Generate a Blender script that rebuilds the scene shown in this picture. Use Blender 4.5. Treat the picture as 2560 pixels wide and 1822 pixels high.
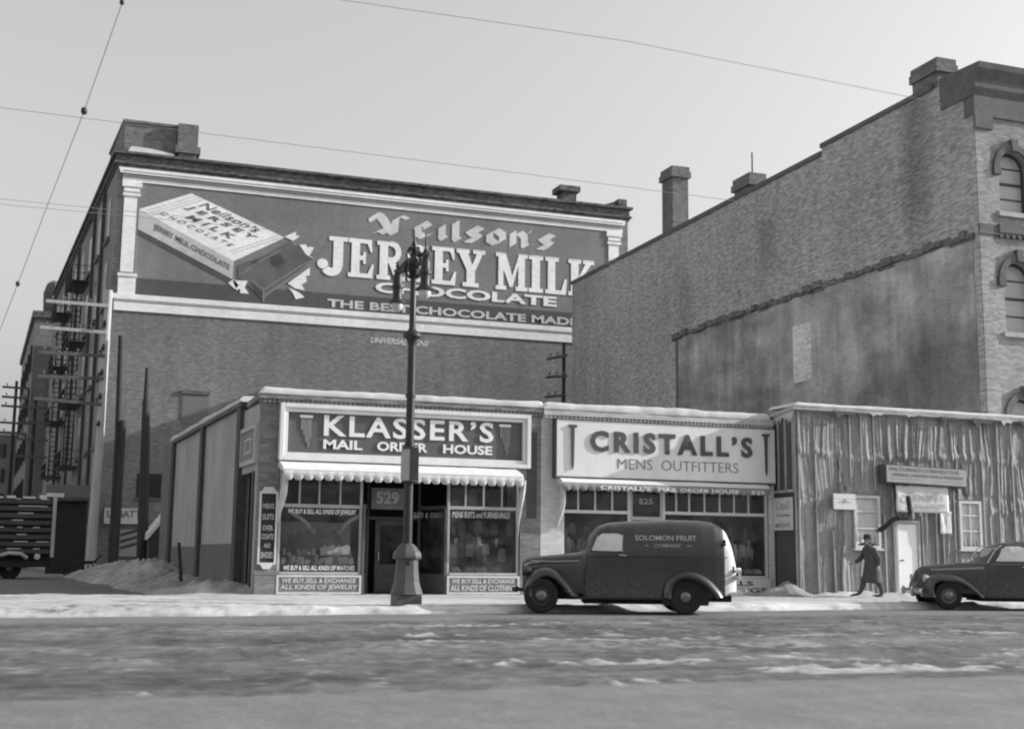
import bpy, bmesh, math, random
import numpy as np
from mathutils import Vector, Matrix
from math import sin, cos, pi, radians as R

for o in list(bpy.data.objects):
    bpy.data.objects.remove(o)
random.seed(7)
SC = bpy.context.scene
COL = SC.collection

# ------------------------------------------------------------------ camera
YAW, PITCH, ROLL = R(19.56612), R(8.61538), R(.64416)
ax = Vector((sin(YAW) * cos(PITCH), cos(YAW) * cos(PITCH), sin(PITCH)))
rt = Vector((cos(YAW), -sin(YAW), 0))
up = rt.cross(ax)
r2 = cos(ROLL) * rt + sin(ROLL) * up
u2 = cos(ROLL) * up - sin(ROLL) * rt
cam = bpy.data.cameras.new("camera")
camo = bpy.data.objects.new("camera", cam)
COL.objects.link(camo)
camo.matrix_world = Matrix(((r2.x, u2.x, -ax.x, 0), (r2.y, u2.y, -ax.y, 0), (r2.z, u2.z, -ax.z, 1.17), (0, 0, 0, 1)))
cam.sensor_width = 36
cam.lens = 3152.86 / 2560 * 36
cam.clip_end = 5000
cam.dof.use_dof = True
cam.dof.focus_distance = 36
cam.dof.aperture_fstop = 1.6
SC.camera = camo

# ------------------------------------------------------------------ light
SUN_EL, SUN_AZ = R(21.7), R(10.5)          # azimuth: from +x (street direction) towards the camera side
sd = Vector((cos(SUN_EL) * cos(SUN_AZ), -cos(SUN_EL) * sin(SUN_AZ), sin(SUN_EL)))
sl = bpy.data.lights.new("sun", 'SUN')
sl.energy = 4.3
sl.angle = R(.6)
sl.color = (1, .99, .98)
so = bpy.data.objects.new("sun", sl)
COL.objects.link(so)
so.rotation_euler = (-sd).to_track_quat('-Z', 'Y').to_euler()
W = bpy.data.worlds.new("World")
SC.world = W
W.use_nodes = True
wn, wl = W.node_tree.nodes, W.node_tree.links
bg = wn["Background"]
sky = wn.new("ShaderNodeTexSky")
sky.sky_type = 'NISHITA'
sky.sun_disc = False
sky.sun_elevation = SUN_EL
sky.sun_rotation = math.atan2(sd.x, sd.y)
sky.dust_density = 3.0
sky.air_density = 3.2
bw = wn.new("ShaderNodeRGBToBW")           # a black-and-white photograph: the sky without its hue
wl.new(sky.outputs[0], bw.inputs[0])
wl.new(bw.outputs[0], bg.inputs[0])
bg.inputs[1].default_value = .15
SC.view_settings.view_transform = 'Standard'
SC.view_settings.look = 'None'
SC.view_settings.exposure = .47
SC.view_settings.gamma = 1
SC.cycles.filter_width = 2.1
SC.cycles.max_bounces = 6
SC.cycles.transparent_max_bounces = 12

# ------------------------------------------------------------------ noise
def vnoise(x, y, seed=0):
    x = np.asarray(x, float); y = np.asarray(y, float)
    xi = np.floor(x).astype(np.int64); yi = np.floor(y).astype(np.int64)
    fx = x - xi; fy = y - yi
    fx = fx * fx * (3 - 2 * fx); fy = fy * fy * (3 - 2 * fy)
    def h(a, b):
        n = (a * 374761393 + b * 668265263 + seed * 1442695041) & 0xffffffff
        n = ((n ^ (n >> 13)) * 1274126177) & 0xffffffff
        n = n ^ (n >> 16)
        return (n & 0xffff) / 65535.0
    return (h(xi, yi) * (1 - fx) + h(xi + 1, yi) * fx) * (1 - fy) + (h(xi, yi + 1) * (1 - fx) + h(xi + 1, yi + 1) * fx) * fy

def fbm(x, y, oct=4, seed=0):
    s = 0; a = 1; t = 0
    x = np.asarray(x, float); y = np.asarray(y, float)
    for k in range(oct):
        s = s + a * vnoise(x * 2 ** k, y * 2 ** k, seed + k * 17); t += a; a *= .5
    return s / t

# ------------------------------------------------------------------ materials (all neutral greys)
MATS = {}
def nodes(name):
    m = bpy.data.materials.new(name)
    m.use_nodes = True
    n, l = m.node_tree.nodes, m.node_tree.links
    b = n["Principled BSDF"]
    b.inputs["Specular IOR Level"].default_value = .3
    MATS[name] = m
    return m, n, l, b

def grey(v):
    return (v, v, v, 1)

def mth(n, l, op, a, b=None, clamp=False):
    q = n.new("ShaderNodeMath"); q.operation = op; q.use_clamp = clamp
    for i, s in enumerate((a, b)):
        if s is None: continue
        if isinstance(s, (int, float)): q.inputs[i].default_value = s
        else: l.new(s, q.inputs[i])
    return q.outputs[0]

def pos_scaled(n, l, sx, sy, sz, obj=False):
    if obj:
        p = n.new("ShaderNodeTexCoord").outputs["Object"]
    else:
        p = n.new("ShaderNodeNewGeometry").outputs["Position"]
    m = n.new("ShaderNodeVectorMath"); m.operation = 'MULTIPLY'
    l.new(p, m.inputs[0]); m.inputs[1].default_value = (sx, sy, sz)
    return m.outputs[0]

def noise(n, l, vec, scale=1.0, detail=4, rough=.6):
    t = n.new("ShaderNodeTexNoise")
    t.inputs["Scale"].default_value = scale; t.inputs["Detail"].default_value = detail; t.inputs["Roughness"].default_value = rough
    l.new(vec, t.inputs["Vector"])
    return t.outputs[0]

def rng(n, l, s, a, b, c, d):
    m = n.new("ShaderNodeMapRange"); m.clamp = True
    l.new(s, m.inputs[0])
    for i, v in enumerate((a, b, c, d)): m.inputs[i + 1].default_value = v
    return m.outputs[0]

def bump(n, l, b, h, strength=.4, dist=.02):
    q = n.new("ShaderNodeBump"); q.inputs["Strength"].default_value = strength; q.inputs["Distance"].default_value = dist
    l.new(h, q.inputs["Height"]); l.new(q.outputs[0], b.inputs["Normal"])

def plain(name, v, rough=.7, var=.25, sc=(3, 3, 3), metal=0, bmp=0, obj=True, fine=14):
    m, n, l, b = nodes(name)
    a = noise(n, l, pos_scaled(n, l, *sc, obj=obj), 1, 5, .65)
    f = noise(n, l, pos_scaled(n, l, fine, fine, fine, obj=obj), 1, 3, .6)
    mix = mth(n, l, 'ADD', mth(n, l, 'MULTIPLY', a, .7), mth(n, l, 'MULTIPLY', f, .3))
    c = rng(n, l, mix, .3, .7, v * (1 - var), v * (1 + var))
    l.new(c, b.inputs["Base Color"])
    b.inputs["Roughness"].default_value = rough
    b.inputs["Metallic"].default_value = metal
    if bmp: bump(n, l, b, f, bmp, .02)
    return m

def brick(name, lo, hi, mortar, streak=.3, patch=.3, bw_=.23, bh=.078, stains=(), rough=.9):
    m, n, l, b = nodes(name)
    p = n.new("ShaderNodeNewGeometry").outputs["Position"]
    s = n.new("ShaderNodeSeparateXYZ"); l.new(p, s.inputs[0])
    u = mth(n, l, 'ADD', s.outputs[0], s.outputs[1])
    cv = n.new("ShaderNodeCombineXYZ"); l.new(u, cv.inputs[0]); l.new(s.outputs[2], cv.inputs[1])
    t = n.new("ShaderNodeTexBrick")
    l.new(cv.outputs[0], t.inputs["Vector"])
    t.inputs["Color1"].default_value = grey(lo); t.inputs["Color2"].default_value = grey(hi); t.inputs["Mortar"].default_value = grey(mortar)
    t.inputs["Scale"].default_value = 1; t.inputs["Mortar Size"].default_value = .008; t.inputs["Mortar Smooth"].default_value = .3
    t.inputs["Brick Width"].default_value = bw_; t.inputs["Row Height"].default_value = bh
    t.inputs["Bias"].default_value = -.1
    def uv(a, c):
        q = n.new("ShaderNodeVectorMath"); q.operation = 'MULTIPLY'
        l.new(cv.outputs[0], q.inputs[0]); q.inputs[1].default_value = (a, c, 1); return q.outputs[0]
    st = noise(n, l, uv(2.6, 8.0), 1, 4, .7)           # uneven courses
    pa = noise(n, l, uv(.16, .16), 1, 4, .55)           # broad weathering
    vs = noise(n, l, uv(.9, .09), 1, 3, .6)             # run-off streaks
    k = mth(n, l, 'MULTIPLY', rng(n, l, st, .3, .7, 1 - streak, 1 + streak), rng(n, l, pa, .3, .7, 1 - patch, 1 + patch))
    k = mth(n, l, 'MULTIPLY', k, rng(n, l, vs, .35, .65, .9, 1.08))
    for (uc, uw, zlo, zhi, amt) in stains:              # soot below flues: (u centre, width, z range, darkening)
        d = mth(n, l, 'ABSOLUTE', mth(n, l, 'SUBTRACT', mth(n, l, 'ADD', u, mth(n, l, 'MULTIPLY', mth(n, l, 'SUBTRACT', st, .5), .8)), uc))
        g = rng(n, l, d, uw * .3, uw, 1, 0)
        g = mth(n, l, 'MULTIPLY', g, rng(n, l, s.outputs[2], zlo, zlo + 2, 0, 1))
        g = mth(n, l, 'MULTIPLY', g, rng(n, l, s.outputs[2], zhi - .5, zhi, 1, 0))
        k = mth(n, l, 'MULTIPLY', k, mth(n, l, 'SUBTRACT', 1, mth(n, l, 'MULTIPLY', g, amt)))
    mx = n.new("ShaderNodeVectorMath"); mx.operation = 'SCALE'
    l.new(t.outputs[0], mx.inputs[0]); l.new(k, mx.inputs["Scale"])
    l.new(mx.outputs[0], b.inputs["Base Color"])
    b.inputs["Roughness"].default_value = rough
    bump(n, l, b, mth(n, l, 'ADD', t.outputs["Fac"], mth(n, l, 'MULTIPLY', st, -1.2)), .5, -.015)
    return m

def attr_mat(name, stops, sc, rough=.85, bmp=.5, dist=.02):
    """ground whose colour follows the mesh's own 'snow' attribute (0 dirt .. 1 clean snow)"""
    m, n, l, b = nodes(name)
    a = n.new("ShaderNodeAttribute"); a.attribute_name = "snow"
    f = noise(n, l, pos_scaled(n, l, *sc), 1, 6, .7)
    g = noise(n, l, pos_scaled(n, l, 9, 7, 9), 1, 4, .7)
    v = mth(n, l, 'ADD', a.outputs["Fac"], mth(n, l, 'MULTIPLY', mth(n, l, 'SUBTRACT', f, .5), .30))
    v = mth(n, l, 'ADD', v, mth(n, l, 'MULTIPLY', mth(n, l, 'SUBTRACT', g, .5), .16))
    r = n.new("ShaderNodeValToRGB"); l.new(v, r.inputs[0])
    e = r.color_ramp.elements
    e[0].position, e[0].color = stops[0][0], grey(stops[0][1])
    e[1].position, e[1].color = stops[-1][0], grey(stops[-1][1])
    for p, c in stops[1:-1]:
        q = e.new(p); q.color = grey(c)
    l.new(r.outputs[0], b.inputs["Base Color"])
    b.inputs["Roughness"].default_value = rough
    bump(n, l, b, mth(n, l, 'ADD', g, f), bmp, dist)
    return m

def plaster(name, v):
    m, n, l, b = nodes(name)
    a = noise(n, l, pos_scaled(n, l, 1, .13, .34), 1, 5, .6)       # large soot clouds
    e = noise(n, l, pos_scaled(n, l, 1, .9, .55), 1, 5, .65)
    c = noise(n, l, pos_scaled(n, l, 1, 1.7, .10), 1, 4, .6)      # drips
    d = noise(n, l, pos_scaled(n, l, 3, 3.2, 11), 1, 5, .75)      # courses showing through
    g = noise(n, l, pos_scaled(n, l, 14, 14, 30), 1, 3, .7)
    k = mth(n, l, 'MULTIPLY', rng(n, l, a, .38, .60, .58, 1.16), rng(n, l, c, .36, .64, .86, 1.08))
    k = mth(n, l, 'MULTIPLY', k, rng(n, l, e, .34, .64, .72, 1.16))
    k = mth(n, l, 'MULTIPLY', k, rng(n, l, d, .3, .7, .80, 1.2))
    k = mth(n, l, 'MULTIPLY', k, rng(n, l, g, .3, .7, .86, 1.14))
    l.new(mth(n, l, 'MULTIPLY', k, v), b.inputs["Base Color"])
    b.inputs["Roughness"].default_value = .95
    bump(n, l, b, d, .5, .03)
    return m

def painted_brick(name, v, wear=.14):
    m, n, l, b = nodes(name)
    s = n.new("ShaderNodeSeparateXYZ"); l.new(n.new("ShaderNodeNewGeometry").outputs["Position"], s.inputs[0])
    cv = n.new("ShaderNodeCombineXYZ"); l.new(s.outputs[0], cv.inputs[0]); l.new(s.outputs[2], cv.inputs[1])
    t = n.new("ShaderNodeTexBrick"); l.new(cv.outputs[0], t.inputs["Vector"])
    t.inputs["Color1"].default_value = grey(.93); t.inputs["Color2"].default_value = grey(1.07); t.inputs["Mortar"].default_value = grey(.80)
    t.inputs["Scale"].default_value = 1; t.inputs["Mortar Size"].default_value = .012; t.inputs["Brick Width"].default_value = .26; t.inputs["Row Height"].default_value = .10
    a = noise(n, l, pos_scaled(n, l, .22, 1, .3), 1, 5, .6)
    c = noise(n, l, pos_scaled(n, l, 1.5, 1, .16), 1, 4, .65)
    d = noise(n, l, pos_scaled(n, l, 3, 3, 9), 1, 4, .7)
    k = mth(n, l, 'MULTIPLY', rng(n, l, a, .35, .65, 1 - wear, 1 + wear * .7), rng(n, l, c, .35, .65, 1 - wear * .5, 1 + wear * .4))
    k = mth(n, l, 'MULTIPLY', k, rng(n, l, d, .3, .7, 1 - wear * .6, 1 + wear * .5))
    k = mth(n, l, 'MULTIPLY', k, v)
    mx = n.new("ShaderNodeVectorMath"); mx.operation = 'SCALE'; l.new(t.outputs[0], mx.inputs[0]); l.new(k, mx.inputs["Scale"])
    l.new(mx.outputs[0], b.inputs["Base Color"]); b.inputs["Roughness"].default_value = .9
    bump(n, l, b, mth(n, l, 'ADD', t.outputs["Fac"], mth(n, l, 'MULTIPLY', d, -.8)), .35, -.012)
    return m

def glass(name, tint=.8, rough=.05):
    m, n, l, b = nodes(name)
    out = n["Material Output"]
    tr = n.new("ShaderNodeBsdfTransparent"); tr.inputs[0].default_value = grey(tint)
    gl = n.new("ShaderNodeBsdfGlossy"); gl.inputs["Roughness"].default_value = rough; gl.inputs[0].default_value = grey(.9)
    fr = n.new("ShaderNodeFresnel"); fr.inputs[0].default_value = 1.45
    mx = n.new("ShaderNodeMixShader")
    l.new(fr.outputs[0], mx.inputs[0]); l.new(tr.outputs[0], mx.inputs[1]); l.new(gl.outputs[0], mx.inputs[2])
    df = n.new("ShaderNodeBsdfDiffuse"); df.inputs[0].default_value = grey(.6)         # pale diffuse veil painting in hazy reflection and lifted darks
    m2 = n.new("ShaderNodeMixShader"); l.new(rng(n, l, noise(n, l, pos_scaled(n, l, 1.4, 1.4, 2.0), 1, 5, .65), .42, .75, .012, .10), m2.inputs[0])
    l.new(mx.outputs[0], m2.inputs[1]); l.new(df.outputs[0], m2.inputs[2])
    l.new(m2.outputs[0], out.inputs[0])
    return m

M_ = MATS
brick("warehouse brick", .175, .25, .205, .26, .16, stains=())
brick("warehouse parapet brick", .07, .17, .12, .55, .25)
brick("tall brick", .31, .52, .40, .34, .12, stains=((28.2 + 36.3, 1.1, 11.5, 18, .40), (28.2 + 46.5, .9, 12.5, 16, .28), (28.2 + 54, .8, 11, 15, .22)))
brick("tall front brick", .26, .40, .33, .20, .18)
brick("bricked window", .66, .92, .80, .25, .14)
brick("shop brick", .15, .24, .21, .16, .12)
brick("painted shop brick", .50, .60, .52, .10, .10)
brick("chimney brick", .13, .22, .17, .3, .15)
brick("pier base brick", .20, .28, .23, .18, .1)
plaster("scar plaster", .42)
plain("stucco", .37, .9, .34, (.7, .7, .35), bmp=.2, obj=False)
plain("dark stucco", .16, .9, .2, (.8, .8, .8), obj=False)
plain("dark trim", .07, .7, .3)
plain("stone trim", .13, .85, .3, (2, 2, 2), bmp=.2)
plain("stone sill", .42, .85, .25, (2, 2, 2))
plain("white paint", .84, .6, .10, (1.2, 1.2, 1.2))
plain("sign white", .70, .55, .12, (1.6, 1, .5))
plain("sign field", .11, .55, .14, (.8, .8, .8))
plain("sign letter white", .76, .55, .06)
plain("sign letter dark", .075, .5, .15)
plain("sign letter mid", .20, .6, .2)
painted_brick("ad field", .22)
painted_brick("ad floor", .105)
painted_brick("ad white", .88, .09)
plain("ad line", .16, .85, .2)
painted_brick("ad letter", .88, .10)
painted_brick("ad gold", .66)
painted_brick("ad wrapper side", .56)
plain("ad chocolate", .13, .85, .3, (.9, .9, .9), obj=False)
plain("ad chocolate dark", .07, .85, .2)
plain("ad chocolate edge", .24, .85, .2)
plain("ad ink", .13, .85, .3)
plain("snow", .66, .8, .06, (2, 2, 2), bmp=.3, fine=9)
plain("canvas white", .50, .9, .16, (3, 3, 3), bmp=.2)
plain("canvas dark", .22, .9, .2, (3, 3, 3))
plain("shop frame", .40, .6, .18)
plain("shop frame light", .60, .6, .12)
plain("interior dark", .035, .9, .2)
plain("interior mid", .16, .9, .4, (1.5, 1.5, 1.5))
plain("goods white", .9, .7, .12)
plain("goods mid", .55, .8, .4, (5, 5, 5))
plain("display back", .36, .8, .5, (4, 2, 4))
plain("goods dark", .10, .8, .3)
plain("wood pole", .05, .9, .35, (8, 8, .8), bmp=.3)
plain("wood pole light", .42, .9, .25, (6, 6, .6))
plain("wood arm", .12, .9, .3)
plain("iron", .035, .45, .3, (4, 4, 4))
plain("iron base", .085, .5, .25, (3, 3, 3))
plain("milk glass", .55, .3, .04)
plain("tar paper", .25, .8, .55, (2.6, 1.5, .22), bmp=.35, obj=False, fine=10)
plain("batten", .40, .85, .3, (6, 6, 1))
plain("shack board", .10, .9, .25, (5, 5, .5), obj=False)
plain("shack gap", .055, .9, .3, (5, 5, .8), obj=False)
plain("shack frame", .58, .8, .15)
plain("curtain", .55, .9, .2, (8, 2, 2))
plain("paper", .66, .9, .08, (3, 3, 3))
plain("paper sign", .36, .8, .1, (2, 2, 2))
plain("faded ink", .34, .9, .2)
plain("ink", .09, .9, .2)
plain("tyre", .022, .8, .3, (6, 6, 6))
plain("wheel", .035, .5, .25)
plain("wheel grey", .10, .45, .25)
plain("hub metal", .22, .35, .2, metal=.6)
plain("chrome", .60, .25, .08, metal=.8)
plain("coat", .085, .95, .3, (6, 6, 6), bmp=.3)
plain("trousers", .10, .95, .3, (6, 6, 6))
plain("skin", .36, .6, .06)
plain("hat", .05, .9, .2)
plain("shoe", .02, .5, .2)
plain("wire", .24, .8, .05)
plain("truck slat", .075, .85, .4, (1, 1, 6))
plain("truck dark", .025, .8, .3)
plain("far wall", .19, .9, .2, (.3, .3, .3), obj=False)
plain("far wall dark", .10, .9, .25, (.3, .3, .3), obj=False)
plain("window dark", .03, .25, .3)
plain("cab pane", .66, .12, .25, (3, 3, 3))  # opaque and pale: the light through the glass is put into its colour
plain("pale pane", .46, .22, .06, (1.5, 1.5, 1.5))  # pale opaque panes for the arched windows and the windscreens
plain("shed siding", .07, .9, .3, (1, 1, 12), obj=False)
plain("letter lane dirt", .14, .9, .25)
glass("shop glass", .82)
glass("car glass", .75)

def paint(name, v, rough=.28):
    m, n, l, b = nodes(name)
    a = noise(n, l, pos_scaled(n, l, 2, 2, 2, obj=True), 1, 5, .7)
    z = pos_scaled(n, l, 14, 14, 14, obj=True)
    f = noise(n, l, z, 1, 4, .7)
    s = n.new("ShaderNodeSeparateXYZ"); l.new(n.new("ShaderNodeNewGeometry").outputs["Position"], s.inputs[0])
    low = rng(n, l, mth(n, l, 'ADD', s.outputs[2], mth(n, l, 'MULTIPLY', mth(n, l, 'SUBTRACT', a, .5), .9)), .25, .85, 1, 0)
    salt = mth(n, l, 'MULTIPLY', low, rng(n, l, f, .42, .66, .1, 1))
    base = rng(n, l, mth(n, l, 'ADD', mth(n, l, 'MULTIPLY', a, .6), mth(n, l, 'MULTIPLY', f, .4)), .35, .65, v * .8, v * 1.25)
    l.new(mth(n, l, 'ADD', base, mth(n, l, 'MULTIPLY', salt, .075)), b.inputs["Base Color"])
    l.new(rng(n, l, a, .35, .65, rough, rough + .2), b.inputs["Roughness"])
    b.inputs["Specular IOR Level"].default_value = .45
    b.inputs["Coat Weight"].default_value = .5; b.inputs["Coat Roughness"].default_value = .10
    return m
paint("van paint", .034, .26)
plain("pale paint", .50, .6, .2, (4, 4, 4))  # paler coat for the van's rear end
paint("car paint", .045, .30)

# ------------------------------------------------------------------ mesh building
class MB:
    def __init__(s): s.v = []; s.f = []
    def add(s, vs, fs):
        o = len(s.v); s.v += [tuple(p) for p in vs]; s.f += [tuple(i + o for i in q) for q in fs]; return s
    def box(s, x0, x1, y0, y1, z0, z1):
        return s.add([(x, y, z) for x in (x0, x1) for y in (y0, y1) for z in (z0, z1)],
                     [(0, 1, 3, 2), (4, 6, 7, 5), (0, 4, 5, 1), (2, 3, 7, 6), (0, 2, 6, 4), (1, 5, 7, 3)])
    def prism(s, poly, d0, d1, mp=None):
        """polygon of (a, b) extruded from d0 to d1; mp(a, b, d) gives the point (default: a = x, d = y, b = z)"""
        mp = mp or (lambda a, b, d: (a, d, b))
        n = len(poly)
        return s.add([mp(a, b, d0) for a, b in poly] + [mp(a, b, d1) for a, b in poly],
                     [tuple(range(n)), tuple(range(2 * n - 1, n - 1, -1))] + [(i, (i + 1) % n, n + (i + 1) % n, n + i) for i in range(n)])
    def grid(s, P, close_u=False):
        nu, nv = len(P), len(P[0])
        vs = [p for row in P for p in row]
        fs = [(i * nv + j, ((i + 1) % nu) * nv + j, ((i + 1) % nu) * nv + j + 1, i * nv + j + 1)
              for i in range(nu if close_u else nu - 1) for j in range(nv - 1)]
        return s.add(vs, fs)
    def tube(s, pts, r, n=8, caps=True):
        pts = [Vector(p) for p in pts]; m = len(pts)
        rs = r if isinstance(r, (list, tuple)) else [r] * m
        t0 = (pts[1] - pts[0]).normalized()
        a = t0.orthogonal().normalized()
        vs = []
        for i, p in enumerate(pts):
            t = (pts[min(i + 1, m - 1)] - pts[max(i - 1, 0)]).normalized()
            a = (a - t * a.dot(t)).normalized(); b = t.cross(a)
            vs += [p + rs[i] * (cos(2 * pi * k / n) * a + sin(2 * pi * k / n) * b) for k in range(n)]
        fs = [(i * n + k, i * n + (k + 1) % n, (i + 1) * n + (k + 1) % n, (i + 1) * n + k) for i in range(m - 1) for k in range(n)]
        if caps: fs += [tuple(range(n)), tuple(range((m - 1) * n, m * n))]
        return s.add(vs, fs)
    def lathe(s, prof, c, axis='z', n=16, caps=True, sq=None):
        """prof: (radius, height); sq: superellipse exponent for squarish sections"""
        vs = []
        for r, h in prof:
            for k in range(n):
                t = 2 * pi * (k + .5) / n
                ca, sa = cos(t), sin(t)
                if sq:
                    ca = math.copysign(abs(ca) ** (2 / sq), ca); sa = math.copysign(abs(sa) ** (2 / sq), sa)
                a, b = r * ca, r * sa
                p = (a, b, h) if axis == 'z' else ((a, h, b) if axis == 'y' else (h, a, b))
                vs.append((c[0] + p[0], c[1] + p[1], c[2] + p[2]))
        m = len(prof)
        fs = [(i * n + k, i * n + (k + 1) % n, (i + 1) * n + (k + 1) % n, (i + 1) * n + k) for i in range(m - 1) for k in range(n)]
        if caps: fs += [tuple(range(n)), tuple(range((m - 1) * n, m * n))]
        return s.add(vs, fs)
    def ball(s, c, r, n=12, sz=1.0):
        return s.lathe([(r * sin(pi * i / 8), -r * sz * cos(pi * i / 8)) for i in range(1, 8)], c, 'z', n)

def root_loc(o):
    v = Vector((0, 0, 0))
    while o is not None:
        v += o.location; o = o.parent
    return v

def obj(name, mb, mat, parent=None, local=False, smooth=None, bevel=0, label=None):
    me = bpy.data.meshes.new(name)
    off = Vector((0, 0, 0)) if (local or parent is None) else root_loc(parent)
    me.from_pydata([(p[0] - off.x, p[1] - off.y, p[2] - off.z) for p in mb.v], [], mb.f)
    bm = bmesh.new(); bm.from_mesh(me)
    bmesh.ops.recalc_face_normals(bm, faces=bm.faces)
    bm.to_mesh(me); bm.free()
    me.materials.append(M_[mat] if isinstance(mat, str) else mat)
    if smooth is not None:
        me.polygons.foreach_set("use_smooth", [True] * len(me.polygons))
        me.set_sharp_from_angle(angle=R(smooth))
    me.update()
    o = bpy.data.objects.new(name, me)
    COL.objects.link(o)
    if parent: o.parent = parent
    if bevel:
        bv = o.modifiers.new("bevel", 'BEVEL'); bv.width = bevel; bv.segments = 2; bv.limit_method = 'ANGLE'
    if label: o["label"] = label
    return o

def tag(o, label, cat, group=None, kind=None):
    o["label"] = label
    if cat: o["category"] = cat
    if group: o["group"] = group
    if kind: o["kind"] = kind
    return o

def thing(name, loc, label, cat, group=None, rz=0):
    o = bpy.data.objects.new(name, None)
    COL.objects.link(o)
    o.empty_display_size = .3
    o.location = loc; o.rotation_euler = (0, 0, rz)
    return tag(o, label, cat, group)

def structure(name, mb, mat, smooth=None):
    o = obj(name, mb, mat, smooth=smooth); o["kind"] = "structure"; return o

def text_points(body, bold=0.0, extrude=.05, shear=0.0, spacing=1.0, align='LEFT'):
    c = bpy.data.curves.new("text", 'FONT')
    c.body = body; c.size = 1; c.offset = bold; c.extrude = extrude; c.shear = shear; c.space_character = spacing
    c.resolution_u = 3; c.align_x = align
    o = bpy.data.objects.new("text", c); COL.objects.link(o)
    dg = bpy.context.evaluated_depsgraph_get()
    me = bpy.data.meshes.new_from_object(o.evaluated_get(dg))
    vs = [tuple(v.co) for v in me.vertices]; fs = [tuple(p.vertices) for p in me.polygons]
    bpy.data.objects.remove(o); bpy.data.curves.remove(c); bpy.data.meshes.remove(me)
    return vs, fs

def text_box(mb, body, x0, x1, z0, z1, y, thick=.03, bold=0.0, shear=0.0, spacing=1.0, mp=None):
    """the words fitted into a box on a wall that faces the street; thick stands out towards -y"""
    vs, fs = text_points(body, bold, .5, shear, spacing)
    a0 = min(v[0] for v in vs); a1 = max(v[0] for v in vs); b0 = min(v[1] for v in vs); b1 = max(v[1] for v in vs)
    out = []
    for a, b, d in vs:
        s, t, q = (a - a0) / (a1 - a0), (b - b0) / (b1 - b0), d + .5
        if mp: out.append(mp(s, t, q))
        else: out.append((x0 + s * (x1 - x0), y - q * thick, z0 + t * (z1 - z0)))
    return mb.add(out, fs)

# strokes for hand-painted letters: every piece a hair deeper than the one before, so that no faces coincide
class Strokes:
    def __init__(s, mp): s.mb = MB(); s.mp = mp; s.k = 0
    def poly(s, pts):
        s.k += 1
        s.mb.prism(pts, 0, 1 + .04 * (s.k % 40), s.mp)
    def rect(s, a0, a1, b0, b1): s.poly([(a0, b0), (a1, b0), (a1, b1), (a0, b1)])
    def path(s, pts, w):
        n = len(pts); L = []; Rr = []
        ws = w if isinstance(w, (list, tuple)) else [w] * n
        for i, (x, y) in enumerate(pts):
            q = pts[min(i + 1, n - 1)]; p = pts[max(i - 1, 0)]
            dx, dy = q[0] - p[0], q[1] - p[1]; d = math.hypot(dx, dy) or 1
            nx, ny = -dy / d, dx / d
            L.append((x + nx * ws[i] / 2, y + ny * ws[i] / 2)); Rr.append((x - nx * ws[i] / 2, y - ny * ws[i] / 2))
        for i in range(n - 1):
            s.poly([L[i], L[i + 1], Rr[i + 1], Rr[i]])
    def nib(s, pts, n):
        nx, ny = n
        for (x0, y0), (x1, y1) in zip(pts, pts[1:]):
            s.poly([(x0 - nx, y0 - ny), (x1 - nx, y1 - ny), (x1 + nx, y1 + ny), (x0 + nx, y0 + ny)])

def arc(cx, cy, rx, ry, a0, a1, n=10):
    return [(cx + rx * cos(R(a0 + (a1 - a0) * i / n)), cy + ry * sin(R(a0 + (a1 - a0) * i / n))) for i in range(n + 1)]

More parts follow.
